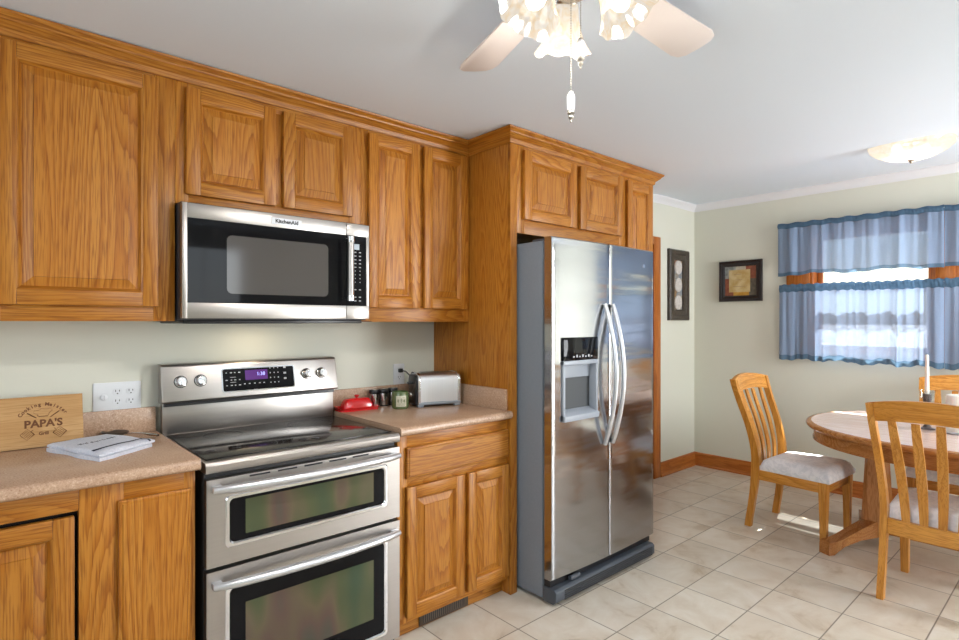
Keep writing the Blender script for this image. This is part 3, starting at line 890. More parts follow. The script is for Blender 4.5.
M_mwin = plain('microwave_window', (0.075, 0.068, 0.064, 1), 0.09)
b = MB(); b.prism([(p[0] + 0.915, p[1] + 1.606) for p in rrect(0.42, 0.225, 0.02)], 'y', MY + 0.0004, MY + 0.001, M_mwin); b.build('window_screen', g)
b = MB()
b.box(SX + 0.001, MX1, MY, MY + 0.025, MZ0, GZ0, M_steel, 0.001); b.box(SX + 0.001, MX1, MY, MY + 0.025, GZ1, MZ1, M_steel, 0.001); b.box(GX1, MX1, MY, MY + 0.025, GZ0, GZ1, M_steel, 0.001)
b.build('control_frame', r)
b = MB(); b.box(SX + 0.001, GX1, MY + 0.001, MY + 0.02, GZ0, GZ1, M_black_glass); kp = b.build('keypad', r)
b = MB(); b.box(1.241, 1.276, MY - 0.0002, MY + 0.001, 1.709, 1.734, plain('grey_lcd', (0.30, 0.33, 0.36, 1), 0.3, **{'Emission Color': (0.5, 0.6, 0.7, 1), 'Emission Strength': 0.25}), 0.0)
b.build('screen', kp)
b = MB()
for j in range(14):
    if j in (9, 11): continue
    for i in range(3):
        wd = (0.010, 0.011, 0.010)[i] if j < 5 or j > 9 else 0.004
        z = 1.697 - 0.0168 * j; x = 1.232 + 0.024 * i
        b.box(x - wd / 2, x + wd / 2, MY + 0.0004, MY + 0.001, z - 0.0022, z + 0.0022, M_print)
b.build('key_labels', kp)
b = MB()
hx, hy = 1.205, MY - 0.052
b.tube([(hx, hy, 1.500), (hx, hy, 1.732)], 0.0135, M_steel, 18)
b.tube([(hx, hy, 1.476), (hx, hy, 1.500)], 0.0155, M_steel_plain, 18); b.tube([(hx, hy, 1.732), (hx, hy, 1.756)], 0.0155, M_steel_plain, 18)
for z in (1.488, 1.744): b.tube([(hx, hy, z), (hx - 0.006, MY + 0.001, z)], 0.009, M_steel_plain, 12)
b.build('handle', dr)
b = MB(); b.box(0.877, 1.003, MY - 0.0025, MY, 1.782, 1.808, plain('logo_plate', (0.70, 0.72, 0.76, 1), 0.4, 0.1), 0.001); lp = b.build('logo_plate', dr)
text_mesh('logo_text', 'KitchenAid', 0.0215, M_black, face_y(0.940, MY - 0.0030, 1.7945), lp, bold=0.0007)

# cooktop lamp of the microwave
area('cooktop_lamp', (0.93, -0.16, 1.374), (0.93, -0.16, 0), 0.12, 0.05, 0.35, (1.0, 0.80, 0.55))

# ================================================================== FRIDGE
r = thing('fridge', 'stainless steel side-by-side fridge with ice dispenser and grey case', 'fridge', (2.52, 0, 0))
b = MB(); b.box(2.068, 2.972, -0.795, -0.05, 0.02, 1.785, M_grey_paint, 0.004)
b.box(2.085, 2.955, -0.83, -0.795, 0.13, 1.775, plain('gasket', (0.06, 0.065, 0.07, 1), 0.6))
for x in (2.12, 2.91):
    for y in (-0.12, -0.72): b.tube([(x, y, 0.0), (x, y, 0.02)], 0.02, M_black, 12)
b.build('case', r)
FD0, FD1 = -0.862, -0.815
def fdoor(x0, x1, hole=None, name='fridge_door'):
    N = 16; b = MB(); t = bmesh.new()
    c = (2.06 + 2.976) / 2; hw = (2.976 - 2.06) / 2
    def yf(x): return FD0 - 0.013 * (1 - ((x - c) / hw) ** 2) + 0.0025 * (1 - min(1.0, min(x - x0, x1 - x) / 0.010))
    z0, z1 = 0.125, 1.800
    xs = [x0 + (x1 - x0) * k / N for k in range(N + 1)]
    if hole: xs = sorted(set([x for x in xs if all(abs(x - h) > 0.008 for h in hole[:2])] + list(hole[:2])))
    xs = sorted(set(xs + [x0 + 0.006, x0 + 0.014, x1 - 0.006, x1 - 0.014]))
    zs = [z0, z0 + 0.006, z1 - 0.006, z1] + (list(hole[2:]) if hole else []); zs.sort()
    def edge(x, z):
        e = 0.0
        for dd in (z - z0, z1 - z): e += 0.006 * max(0, 1 - dd / 0.006)
        return yf(x) + e
    V = {(i, j): t.verts.new((x, edge(x, z), z)) for i, x in enumerate(xs) for j, z in enumerate(zs)}
    B = {(i, j): t.verts.new((x, FD1, z)) for i, x in enumerate(xs) for j, z in enumerate(zs)}
    nx, nz = len(xs), len(zs)
    def inh(i, j): return bool(hole) and hole[0] - 1e-6 <= xs[i] and xs[i + 1] <= hole[1] + 1e-6 and hole[2] - 1e-6 <= zs[j] and zs[j + 1] <= hole[3] + 1e-6
    for i in range(nx - 1):
        for j in range(nz - 1):
            if not inh(i, j): t.faces.new((V[i, j], V[i + 1, j], V[i + 1, j + 1], V[i, j + 1]))
            t.faces.new((B[i, j], B[i, j + 1], B[i + 1, j + 1], B[i + 1, j]))
    for i in range(nx - 1):
        t.faces.new((V[i, 0], B[i, 0], B[i + 1, 0], V[i + 1, 0])); t.faces.new((V[i, nz - 1], V[i + 1, nz - 1], B[i + 1, nz - 1], B[i, nz - 1]))
    for j in range(nz - 1):
        t.faces.new((V[0, j], V[0, j + 1], B[0, j + 1], B[0, j])); t.faces.new((V[nx - 1, j], B[nx - 1, j], B[nx - 1, j + 1], V[nx - 1, j + 1]))
    mp = {v: b.b.verts.new(v.co) for v in t.verts}; k = b.mi(M_fridge)
    for f in t.faces: b.b.faces.new([mp[v] for v in f.verts]).material_index = k
    t.free()
    bmesh.ops.recalc_face_normals(b.b, faces=b.b.faces) if not hole else None
    return b.build(name, r, angle=40)


DX0, DX1, DZ0, DZ1 = 2.135, 2.408, 0.893, 1.303
fl = fdoor(2.060, 2.513, (DX0, DX1, DZ0, DZ1), 'freezer_door'); fr = fdoor(2.519, 2.976)
b = MB()
yi = FD0 - 0.010
b.box(DX0 - 0.003, DX0 + 0.012, yi - 0.004, FD1, DZ0, 1.19, M_lt_plastic, 0.002); b.box(DX1 - 0.010, DX1 + 0.003, yi - 0.004, FD1, DZ0, 1.19, M_lt_plastic, 0.002)
b.box(DX0 + 0.012, DX1 - 0.010, FD1 - 0.012, FD1 - 0.004, DZ0, 1.19, plain('cavity_back', (0.36, 0.39, 0.44, 1), 0.4))
b.box(DX0 - 0.003, DX1 + 0.003, yi - 0.007, FD1, 1.168, 1.190, M_lt_plastic, 0.003)
b.prism([(FD1, DZ0 - 0.004), (yi - 0.012, DZ0 - 0.004), (yi - 0.014, DZ0 + 0.022), (FD1, DZ0 + 0.055)], 'x', DX0 - 0.003, DX1 + 0.003, M_lt_plastic, 0.002)
b.box(DX0 + 0.012, DX1 - 0.010, FD1 - 0.02, FD1, 1.10, 1.168, M_lt_plastic, 0.003)
dsp = b.build('ice_dispenser', fl)
b = MB(); b.box(DX0 - 0.003, DX1 + 0.003, yi - 0.005, FD1, 1.190, DZ1 + 0.003, M_black_glass, 0.002)
for i in range(7): b.box(DX0 + 0.07 + 0.024 * i, DX0 + 0.082 + 0.024 * i, yi - 0.0056, yi - 0.005, 1.205, 1.212 + 0.006 * (i % 2), M_print)
b.build('dispenser_controls', fl)
b = MB(); b.box(DX0 + 0.025, DX0 + 0.045, FD1 - 0.035, FD1 - 0.012, 1.00, 1.15, M_grey_plastic, 0.004); b.build('dispenser_lever', fl)
for d_, hx in ((fl, 2.462), (fr, 2.532)):
    path = []; N = 24
    for k in range(N + 1):
        u = k / N; path.append((hx, FD0 - 0.022 - 0.070 * math.sin(PI * u) ** 0.9, 0.735 + 0.742 * u))
    b = MB(); b.tube(path, [0.0125 * (0.85 + 0.15 * min(1, min(k, N - k) / 2)) for k in range(N + 1)], M_handle, 14, 1.0, up=(1, 0, 0)); b.build('handle', d_)
b = MB()
b.prism([(-0.80, 0.012), (-0.865, 0.012), (-0.885, 0.028), (-0.885, 0.075), (-0.870, 0.085), (-0.80, 0.085)], 'x', 2.065, 2.950, M_grey_plastic, 0.004)
for i in range(5): b.box(2.13, 2.92, -0.8875, -0.884, 0.026 + 0.0105 * i, 0.031 + 0.0105 * i, M_black)
b.box(2.075, 2.965, -0.84, -0.80, 0.085, 0.118, M_black)
b.tube([(2.20, -0.86, 0.10), (2.27, -0.86, 0.10)], 0.012, M_grey_plastic, 10)
b.build('kick_grille', r)
for x0 in (2.075, 2.90):
    b = MB(); b.box(x0, x0 + 0.06, -0.84, -0.72, 1.785, 1.797, M_grey_plastic, 0.003); b.build('hinge_cover', r)
b = MB(); b.lathe([(0.0001, 0), (0.011, 0.0), (0.011, 0.0015), (0.0001, 0.002)], M_chrome, 20, Matrix.Translation((2.862, FD0 - 0.006, 1.705)) @ Matrix.Rotation(PI / 2, 4, 'X')); b.build('badge', fr)

# ================================================================== COUNTER ITEMS
# toaster
T = thing('toaster', 'brushed steel two slot toaster with black end plugged in on the worktop', 'toaster', (1.846, -0.214, CT), -0.30)
L, Dp, Ht = 0.246, 0.136, 0.178
def arch(w, h, rd, z0, n=7):
    pts = [(-w / 2, z0), (w / 2, z0)]
    for k in range(n): a = PI / 2 * k / (n - 1); pts.append((w / 2 - rd + rd * math.cos(a), h - rd + rd * math.sin(a)))
    for k in range(n): a = PI / 2 + PI / 2 * k / (n - 1); pts.append((-w / 2 + rd + rd * math.cos(a), h - rd + rd * math.sin(a)))
    return pts
b = MB(); b.prism(arch(Dp, Ht, 0.035, 0.022), 'x', -L / 2 + 0.018, L / 2 - 0.018, M_toaster); b.build('shell', T, world=False, angle=25)
b = MB()
b.prism(arch(Dp + 0.006, Ht + 0.003, 0.038, 0.012), 'x', L / 2 - 0.018, L / 2, M_steel_plain, 0.003); b.build('end_cap', T, world=False)
b = MB(); b.prism(arch(Dp + 0.006, Ht + 0.003, 0.038, 0.012), 'x', -L / 2 + 0.004, -L / 2 + 0.018, M_steel_plain, 0.002)
b.build('end_cap', T, world=False)
b = MB(); b.prism(arch(Dp - 0.01, Ht - 0.01, 0.03, 0.014), 'x', -L / 2 - 0.008, -L / 2 + 0.004, M_black, 0.003); ep = b.build('black_end', T, world=False)
b = MB(); b.box(-L / 2 - 0.034, -L / 2 - 0.008, -0.022, 0.022, 0.118, 0.130, M_black, 0.004); b.build('lever', ep, world=False)
b = MB(); b.lathe([(0.013, 0), (0.013, 0.014), (0.011, 0.017), (0.0001, 0.017)], M_chrome, 18, Matrix.Translation((-L / 2 - 0.008, 0, 0.062)) @ Matrix.Rotation(-PI / 2, 4, 'Y')); b.build('dial', ep, world=False)
b = MB(); b.box(-L / 2 + 0.004, L / 2 + 0.002, -Dp / 2 - 0.004, Dp / 2 + 0.004, 0.010, 0.026, plain('toaster_base', (0.32, 0.36, 0.41, 1), 0.35, 0.5), 0.005)
for x in (-L / 2 + 0.02, L / 2 - 0.02):
    for y in (-Dp / 2 + 0.012, Dp / 2 - 0.012): b.box(x - 0.016, x + 0.016, y - 0.014, y + 0.014, 0.0, 0.012, plain('toaster_foot', (0.3, 0.34, 0.39, 1), 0.4, 0.4), 0.003)
b.build('base', T, world=False)
b = MB()
for y in (-0.024, 0.024): b.box(-0.085, 0.085, y - 0.013, y + 0.013, Ht - 0.001, Ht + 0.0006, M_black)
b.build('slots', T, world=False)

# canister set (three)
def canister(x, y, i):
    c = thing('canister', ('steel canister with black lid closest to the red butter dish', 'steel canister with black lid in the middle of its row of three', 'steel canister with black lid half hidden behind the green candle jar')[i], 'canister', (x, y, CT), 0, 'steel canisters behind the candle')
    b = MB(); b.lathe([(0.024, 0.0), (0.026, 0.004), (0.026, 0.068), (0.0235, 0.070)], M_steel_plain, 28); b.build('body', c, world=False)
    b = MB(); b.lathe([(0.0265, 0.0), (0.0265, 0.005), (0.0001, 0.005)], M_black, 28)
    b.lathe([(0.0265, 0.070), (0.0275, 0.072), (0.0275, 0.086), (0.025, 0.090), (0.019, 0.090), (0.019, 0.089), (0.0001, 0.089)], M_black, 28); l = b.build('lid', c, world=False)
    b = MB(); b.lathe([(0.016, 0.0885), (0.016, 0.0905), (0.0001, 0.0915)], M_chrome, 24); b.build('lid_disc', l, world=False)
canister(1.562, -0.055, 0); canister(1.619, -0.056, 1); canister(1.680, -0.052, 2)

# green candle jar
c = thing('candle_jar', 'green glass candle jar with a square cream botanical label', 'candle', (1.632, -0.196, CT), -0.45)
M_green = plain('green_glass', (0.09, 0.13, 0.045, 1), 0.12, **{'Coat Weight': 0.5})
b = MB(); b.lathe([(0.038, 0.0), (0.043, 0.005), (0.0445, 0.015), (0.0445, 0.076), (0.042, 0.083), (0.041, 0.088), (0.039, 0.088), (0.039, 0.073), (0.0001, 0.072)], M_green, 32); j = b.build('jar', c, world=False)
b = MB(); b.lathe([(0.0385, 0.055), (0.0385, 0.0735), (0.0001, 0.0735)], plain('green_wax', (0.28, 0.34, 0.16, 1), 0.6), 24); b.build('wax', c, world=False)
def lab(u, v): a = -PI / 2 + (u - 0.5) * 1.25; return (0.0450 * math.cos(a), 0.0450 * math.sin(a), 0.014 + 0.056 * v)
b = MB(); b.grid(lab, 12, 1, noisy('label_paper', (0.50, 0.48, 0.36, 1), (0.60, 0.58, 0.46, 1), 90, 0.7)); lbl = b.build('label', c, world=False)
b = MB()
Mbr = plain('label_ink', (0.16, 0.12, 0.06, 1), 0.7); Mgn = plain('label_leaf', (0.13, 0.16, 0.07, 1), 0.7)
def lp_(u, z): a = -PI / 2 + u; return Vector((0.0454 * math.cos(a), 0.0454 * math.sin(a), z))
for u, h in ((-0.34, 0.017), (0.0, 0.022), (0.34, 0.015)):
    b.tube([lp_(u, 0.034), lp_(u, 0.036 + h)], 0.0009, Mgn, 6)
    for k in range(3):
        for s_ in (-1, 1): b.tube([lp_(u, 0.036 + h * 0.3 * k), lp_(u + s_ * 0.11, 0.041 + h * 0.3 * k)], [0.0006, 0.0015], Mgn, 6)
for z, ww in ((0.030, 0.42), (0.025, 0.46), (0.020, 0.36)):
    for k in range(9):
        u = -ww + 2 * ww * k / 8
        b.tube([lp_(u, z - 0.0012), lp_(u + 0.02, z + 0.0012)], 0.0008, Mbr, 5)
b.build('label_print', lbl, world=False)

# red butter dish
c = thing('butter_dish', 'glossy red lidded butter dish on its tray beside the stove', 'butter dish', (1.440, -0.085, CT), -0.10)
b = MB()
b.prism(rrect(0.205, 0.105, 0.02), 'z', 0.0, 0.006, M_red, 0.002)
t = bmesh.new(); R = []
for (w_, h_, z) in ((0.195, 0.095, 0.004), (0.215, 0.115, 0.014), (0.218, 0.118, 0.018), (0.208, 0.108, 0.017), (0.185, 0.085, 0.008)):
    R.append([t.verts.new((p[0], p[1], z)) for p in rrect(w_, h_, 0.022)])
n = len(R[0])
for j in range(len(R) - 1):
    for k in range(n): t.faces.new((R[j][k], R[j][(k + 1) % n], R[j + 1][(k + 1) % n], R[j + 1][k]))
t.faces.new(R[-1]); b.merge(t, M_red); b.build('tray', c, world=False)
b = MB(); t = bmesh.new(); R = []
for (w_, h_, z, rd) in ((0.155, 0.068, 0.009, 0.012), (0.154, 0.067, 0.030, 0.012), (0.138, 0.052, 0.052, 0.016), (0.120, 0.038, 0.059, 0.014), (0.090, 0.022, 0.061, 0.009)):
    R.append([t.verts.new((p[0], p[1], z)) for p in rrect(w_, h_, rd)])
for j in range(len(R) - 1):
    for k in range(n): t.faces.new((R[j][k], R[j][(k + 1) % n], R[j + 1][(k + 1) % n], R[j + 1][k]))
t.faces.new(R[-1]); b.merge(t, M_red); ld = b.build('lid', c, world=False)
b = MB(); b.lathe([(0.006, 0.058), (0.006, 0.064), (0.012, 0.069), (0.012, 0.074), (0.008, 0.078), (0.0001, 0.079)], M_red, 16); b.build('knob', ld, world=False)

# outlets
def duplex(b, x, z):
    for dz in (-0.0195, 0.0195):
        b.prism([(x + p[0], z + dz + p[1]) for p in rrect(0.033, 0.028, 0.012)], 'y', -0.0075, -0.005, M_white_plastic)
        for dx, h in ((-0.0065, 0.009), (0.0065, 0.007)): b.box(x + dx - 0.0012, x + dx + 0.0012, -0.0078, -0.0075, z + dz + 0.002 - h / 2 + 0.002, z + dz + 0.004 + h / 2, M_black)
        b.prism([(x + 0.0026 * math.cos(a * PI / 4), z + dz - 0.007 + 0.0026 * math.sin(a * PI / 4)) for a in range(8)], 'y', -0.0078, -0.0075, M_black)


o_ = thing('outlet_plate', 'wide white three gang plate with rotary dimmer and four sockets', 'outlet', (0.4095, 0, 1.085))
b = MB(); b.prism([(p[0] + 0.4095, p[1] + 1.085) for p in rrect(0.164, 0.116, 0.005)], 'y', -0.005, 0.0, M_white_plastic, 0.0015); b.build('plate', o_)
b = MB(); duplex(b, 0.4095, 1.085); b.build('socket', o_); b = MB(); duplex(b, 0.4555, 1.085); b.build('socket', o_)
b = MB(); b.lathe([(0.013, 0), (0.013, 0.006), (0.006, 0.010), (0.0001, 0.010)], M_white_plastic, 20, Matrix.Translation((0.3635, -0.005, 1.085)) @ Matrix.Rotation(PI / 2, 4, 'X'))
b.box(0.3625, 0.3645, -0.0155, -0.015, 1.077, 1.093, M_print); b.build('dimmer_knob', o_)
o_ = thing('outlet_plate', 'white double socket plate on the wall behind the toaster', 'outlet', (1.752, 0, 1.09))
b = MB(); b.prism([(p[0] + 1.752, p[1] + 1.09) for p in rrect(0.072, 0.116, 0.005)], 'y', -0.005, 0.0, M_white_plastic, 0.0015); b.build('plate', o_)
b = MB(); duplex(b, 1.752, 1.09); b.build('socket', o_)
b = MB(); b.box(1.742, 1.764, -0.030, -0.0085, 1.100, 1.122, M_cord, 0.004)
b.tube([(1.753, -0.030, 1.111), (1.765, -0.050, 1.108), (1.785, -0.062, 1.085), (1.79, -0.068, 1.045), (1.782, -0.075, 1.005), (1.785, -0.085, 0.975), (1.795, -0.10, 0.955), (1.80, -0.115, 0.950)], 0.0033, M_cord, 8)
tag(b.build('power_cord'), 'black toaster power cord plugged into the socket by the canisters', 'cord')

# cutting board leaning on the wall
M_bam = oak('bamboo', 'x', (0.56, 0.34, 0.15, 1), (0.47, 0.265, 0.10, 1), (0.36, 0.18, 0.055, 1), rings=7, rough=0.5)
M_burnt = plain('burnt_engraving', (0.15, 0.055, 0.018, 1), 0.8)
cb = thing('cutting_board', "bamboo cutting board engraved PAPA'S with crossed spatulas leaning on the wall", 'cutting board', (0.125, -0.082, CT))
tilt = Matrix.Rotation(-0.22, 4, 'X')
BW, BH, BT = 0.345, 0.182, 0.015
CX = 0.045   # local x of engraving
b = MB()
pts = rrect(BW, BH, 0.014)
t = bmesh.new()
# plate with a slot near the frame edge
sx0, sx1, sz0, sz1 = -0.100, -0.078, 0.045, 0.137
xs = [-BW / 2, sx0, sx1, BW / 2]; zs = [0.0, sz0, sz1, BH]
for i in range(3):
    for j in range(3):
        if i == 1 and j == 1: continue
        b.box(xs[i], xs[i + 1], -BT, 0, zs[j], zs[j + 1], M_bam, 0.0, M=tilt)
bmesh.ops.remove_doubles(b.b, verts=b.b.verts, dist=1e-5)
t.free(); bd = b.build('board', cb, world=False)
cb.location.x = 0.288 - BW / 2
def eng_M(x, z): return tilt @ Matrix.Translation((x, -BT - 0.0003, z)) @ Matrix.Rotation(PI / 2, 4, 'X')
def txt(s, size, x, z, rot=0.0, nm='engraving'):
    cu = ROOT.get(cb.name); ROOT[cb.name] = Vector((0, 0, 0))
    o = text_mesh(nm, s, size, M_burnt, eng_M(x, z) @ Matrix.Rotation(rot, 4, 'Z'), cb, 0.0002, bold=size * 0.035); ROOT[cb.name] = cu; return o
ex = 0.055
b = MB()
me_list = []
txt("PAPA'S", 0.037, ex, 0.082)
txt("Grill", 0.016, ex, 0.047)
S_ = "Cooking Meister"
for k, ch_ in enumerate(S_):
    if ch_ == ' ': continue
    a = math.radians(150 - 120 * k / (len(S_) - 1)); rr = 0.075
    o = txt(ch_, 0.017, ex + rr * math.cos(a) * 1.0, 0.083 + rr * math.sin(a) * 0.92, a - PI / 2, 'engraved_letter')
# spatulas and chef hat, engraved outlines
def eng_line(pts, rr=0.0011):
    rr *= 1.5
    b.tube([tilt @ Vector((x, -BT - 0.0002, z)) for x, z in pts], rr, M_burnt, 6, 0.3)
for s_ in (-1, 1):
    def R2(x, z, s=s_):   # spatula local -> board
        a = s * 0.82; return (ex + s * 0.046 + x * math.cos(a) - z * math.sin(a) * 1.0, 0.048 + x * math.sin(a) + z * math.cos(a))
    eng_line([R2(-0.014, -0.015), R2(0.014, -0.015), R2(0.014, 0.013), R2(-0.014, 0.013), R2(-0.014, -0.015)], 0.0013)
    for k in range(4): eng_line([R2(-0.009 + 0.006 * k, -0.011), R2(-0.009 + 0.006 * k, 0.009)], 0.0012)
    eng_line([R2(0, 0.013), R2(0, 0.022)], 0.0016)
    eng_line([(ex - s_ * 0.020, 0.104), (ex - s_ * 0.046, 0.124)], 0.0028)
eng_line([(ex - 0.016, 0.110), (ex - 0.016, 0.117), (ex - 0.028, 0.122), (ex - 0.026, 0.131), (ex - 0.014, 0.131), (ex - 0.004, 0.138), (ex + 0.008, 0.134), (ex + 0.020, 0.136), (ex + 0.026, 0.128), (ex + 0.016, 0.119), (ex + 0.014, 0.110), (ex - 0.016, 0.110)], 0.0009)
eng_line([(ex - 0.014, 0.108), (ex + 0.013, 0.108)], 0.0018)
b.build('engraved_emblem', cb, world=False)

# towel
M_towel = noisy('towel_cotton', (0.62, 0.66, 0.76, 1), (0.74, 0.76, 0.84, 1), 160, 0.9, 0.6, 500)
M_navy = plain('navy_stripe', (0.012, 0.018, 0.05, 1), 0.9)
tw = thing('dish_towel', 'folded pale cotton dish towel with navy stripes lying on the worktop', 'towel', (0.325, -0.265, CT), 0.0)
def towel_corner(u, v):   # u along long edge, v across
    A = Vector((-0.150, 0.085)); B = Vector((-0.040, -0.215)); C_ = Vector((0.145, -0.075)); D_ = Vector((0.030, 0.160))
    p = A * (1 - u) * (1 - v) + B * u * (1 - v) + C_ * u * v + D_ * (1 - u) * v
    return p
def fold(name, z0, z1, sh, parent=tw):
    b = MB(); t = bmesh.new(); n = 22
    def P_(u, v, top):
        p = towel_corner(u, v); e = min(u, 1 - u, v, 1 - v)
        rnd_ = max(0, 1 - e / 0.05)
        z = (z1 - (0.006 if z0 > 0 else 0.002) * rnd_ ** 2.5 + 0.0018 * math.sin(9 * u + 3 * v + sh) * math.sin(7 * v + sh) * (1 - rnd_)) if top else z0 + 0.002 * rnd_ ** 2.5 * (z0 > 0)
        wob = 0.004 * math.sin(11 * u + sh) + 0.003 * math.sin(17 * v + 2 * sh)
        return Vector((p.x + wob * (v - 0.5) * 2, p.y + wob * (u - 0.5), z))
    V = [[t.verts.new(P_(i / n, j / n, True)) for j in range(n + 1)] for i in range(n + 1)]
    W = [[t.verts.new(P_(i / n, j / n, False)) for j in range(n + 1)] for i in range(n + 1)]
    for i in range(n):
        for j in range(n):
            t.faces.new((V[i][j], V[i + 1][j], V[i + 1][j + 1], V[i][j + 1])); t.faces.new((W[i][j], W[i][j + 1], W[i + 1][j + 1], W[i + 1][j]))
    for i in range(n):
        t.faces.new((V[i][0], W[i][0], W[i + 1][0], V[i + 1][0])); t.faces.new((V[i][n], V[i + 1][n], W[i + 1][n], W[i][n]))
        t.faces.new((V[0][i], V[0][i + 1], W[0][i + 1], W[0][i])); t.faces.new((V[n][i], W[n][i], W[n][i + 1], V[n][i + 1]))
    b.merge(t, M_towel); return b.build(name, parent, world=False, angle=60), P_
o1, _ = fold('folded_layer', 0.0, 0.0135, 0.4); o3, P2 = fold('folded_layer', 0.0125, 0.028, 1.9)
b = MB()
for v0, v1 in ((0.0, 1.0),):
    b.grid(lambda u, v: P2(0.79 + 0.05 * v, 0.02 + 0.96 * u, True) + Vector((0, 0, 0.0006)), 30, 2, M_navy)
b.grid(lambda u, v: P2(0.80 - 0.0 + 0.2 * u, 0.90 + 0.03 * v, True) + Vector((0, 0, 0.0006)), 10, 2, M_navy)
b.build('navy_stripe', o3, world=False)
b = MB()
random.seed(3)
for k in range(22):
    v0 = 0.16 + 0.030 * k; h = random.choice((0.03, 0.045, 0.06))
    if k in (6, 13): continue
    b.grid(lambda u, v: P2(0.42 + h * (u - .5) + 0.01 * math.sin(k * 2.1), v0 + 0.018 * v, True) + Vector((0, 0, 0.0006)), 3, 1, M_navy)
b.build('printed_lettering', o3, world=False)

# spoon rest / big serving spoon behind the towel
sp = thing('serving_spoon', 'dark steel serving spoon lying behind the folded dish towel', 'spoon', (0.392, -0.062, CT), -0.9)
M_dsteel = plain('dull_steel', (0.22, 0.20, 0.18, 1), 0.35, 0.9)
b = MB()
def spoon(u, v):
    a = 2 * PI * u; q = v
    return (0.055 * q * math.cos(a), 0.036 * q * math.sin(a), 0.003 + 0.020 * q * q)
b.grid(spoon, 28, 6, M_dsteel)
b.grid(lambda u, v: (0.056 * v * math.cos(-2 * PI * u), 0.037 * v * math.sin(-2 * PI * u), 0.0012 + 0.0205 * v * v), 28, 6, M_dsteel)
b.build('bowl', sp, world=False)
b = MB(); b.tube([(0.052, -0.002, 0.016), (0.08, 0.002, 0.020), (0.125, 0.006, 0.018), (0.150, 0.008, 0.014), (0.182, 0.008, 0.011)], [0.004, 0.004, 0.006, 0.010, 0.009], M_steel_plain, 12, 0.6); b.build('handle', sp, world=False)

# ================================================================== PICTURES
M_frame_br = noisy('dark_bronze_frame', (0.035, 0.026, 0.019, 1), (0.065, 0.05, 0.037, 1), 60, 0.4)
M_frame_bk = plain('black_brown_frame', (0.013, 0.008, 0.008, 1), 0.3)
p = thing('wall_picture', 'tall narrow dark framed picture with three pale oval plaques', 'picture', (4.82, 0, 1.72))
X0, X1, Z0, Z1 = 4.645, 5.0, 1.393, 2.045
b = MB()
def frame_y(b, X0, X1, Z0, Z1, fw, m, th=0.028):
    b.rings(X0, X1, Z0, Z1, 0.0, [(0, 0.0), (0, th * 0.7), (fw * 0.12, th), (fw * 0.35, th * 0.85), (fw * 0.5, th * 0.6), (fw * 0.8, th * 0.75), (fw, th * 0.5), (fw, 0.004)], (m, m), fill=False)
frame_y(b, X0, X1, Z0, Z1, 0.10, M_frame_br, 0.035); b.build('frame', p)
N = NT('art_streaks'); tc = N.n('ShaderNodeTexCoord').outputs['Object']
nz = N.n('ShaderNodeTexNoise', {'Vector': N.n('ShaderNodeVectorMath', {0: tc, 1: (5, 1, 7)}, operation='MULTIPLY').outputs[0], 'Scale': 1.0, 'Detail': 2}).outputs['Fac']
c_ = N.ramp(nz, [(0.35, (0.25, 0.10, 0.05, 1)), (0.45, (0.34, 0.28, 0.20, 1)), (0.55, (0.20, 0.24, 0.28, 1)), (0.65, (0.30, 0.19, 0.09, 1))])
M_art1 = N.surf(N.n('ShaderNodeBsdfPrincipled', {'Base Color': c_, 'Roughness': 0.5}).outputs[0])
b = MB(); b.box(X0 + 0.099, X1 - 0.099, -0.008, -0.001, Z0 + 0.099, Z1 - 0.099, M_art1); b.build('backing', p)
for k in range(3):
    zc = 1.885 - 0.163 * k; b = MB()
    b.lathe([(0.0001, 0.014), (0.050, 0.014), (0.058, 0.010), (0.060, 0.0)], noisy('plaster', (0.50, 0.46, 0.42, 1), (0.64, 0.60, 0.56, 1), 50, 0.6, 0.4), 28, Matrix.Translation((4.823, -0.007, zc)) @ Matrix.Rotation(PI / 2, 4, 'X') @ Matrix.Diagonal((1.05, 1.12, 1, 1)))
    b.build('oval_plaque', p)
# square picture on window wall
p = thing('wall_picture', 'square black framed picture with a yellow square in a brown patchwork border', 'picture', (5.15, -0.443, 1.75))
b = MB(); frame_y(b, 0.252, 0.634, 1.566, 1.936, 0.052, M_frame_bk, 0.03)
ROT = Matrix.Translation((RX1, 0, 0)) @ Matrix.Rotation(-PI / 2, 4, 'Z')
def to_window_wall(mb):
    for v in mb.b.verts: v.co = Vector((RX1 + v.co.y, -v.co.x, v.co.z))
to_window_wall(b); b.build('frame', p)
b = MB()
x = -0.001
def patch(a0, a1, z0, z1, c, d=0.008): b.box(RX1 - d, RX1 - 0.001, -a1, -a0, z0, z1, c)
m1 = noisy('art_red_brown', (0.20, 0.055, 0.03, 1), (0.30, 0.10, 0.05, 1), 30); m2 = noisy('art_grey_blue', (0.18, 0.20, 0.19, 1), (0.36, 0.38, 0.36, 1), 30); m3 = noisy('art_olive', (0.07, 0.06, 0.045, 1), (0.13, 0.11, 0.08, 1), 30)
m4 = noisy('art_cream', (0.36, 0.33, 0.25, 1), (0.50, 0.46, 0.36, 1), 30); m5 = noisy('art_yellow', (0.45, 0.30, 0.10, 1), (0.58, 0.46, 0.24, 1), 18); m6 = noisy('art_gold', (0.45, 0.22, 0.02, 1), (0.55, 0.32, 0.05, 1), 20)
A0, A1, B0, B1 = 0.300, 0.586, 1.614, 1.888
patch(A0, A0 + 0.10, 1.775, B1, m2); patch(A0 + 0.10, A0 + 0.19, 1.84, B1, m4); patch(A0 + 0.19, A1, 1.77, B1, m1); patch(A0, A0 + 0.08, B0, 1.775, m1)
patch(A0 + 0.08, A0 + 0.22, B0, 1.66, m6); patch(A0 + 0.22, A1, B0, 1.77, m3); patch(A0 + 0.08, A0 + 0.22, 1.66, 1.84, m1, 0.007)
b.build('patchwork', p)
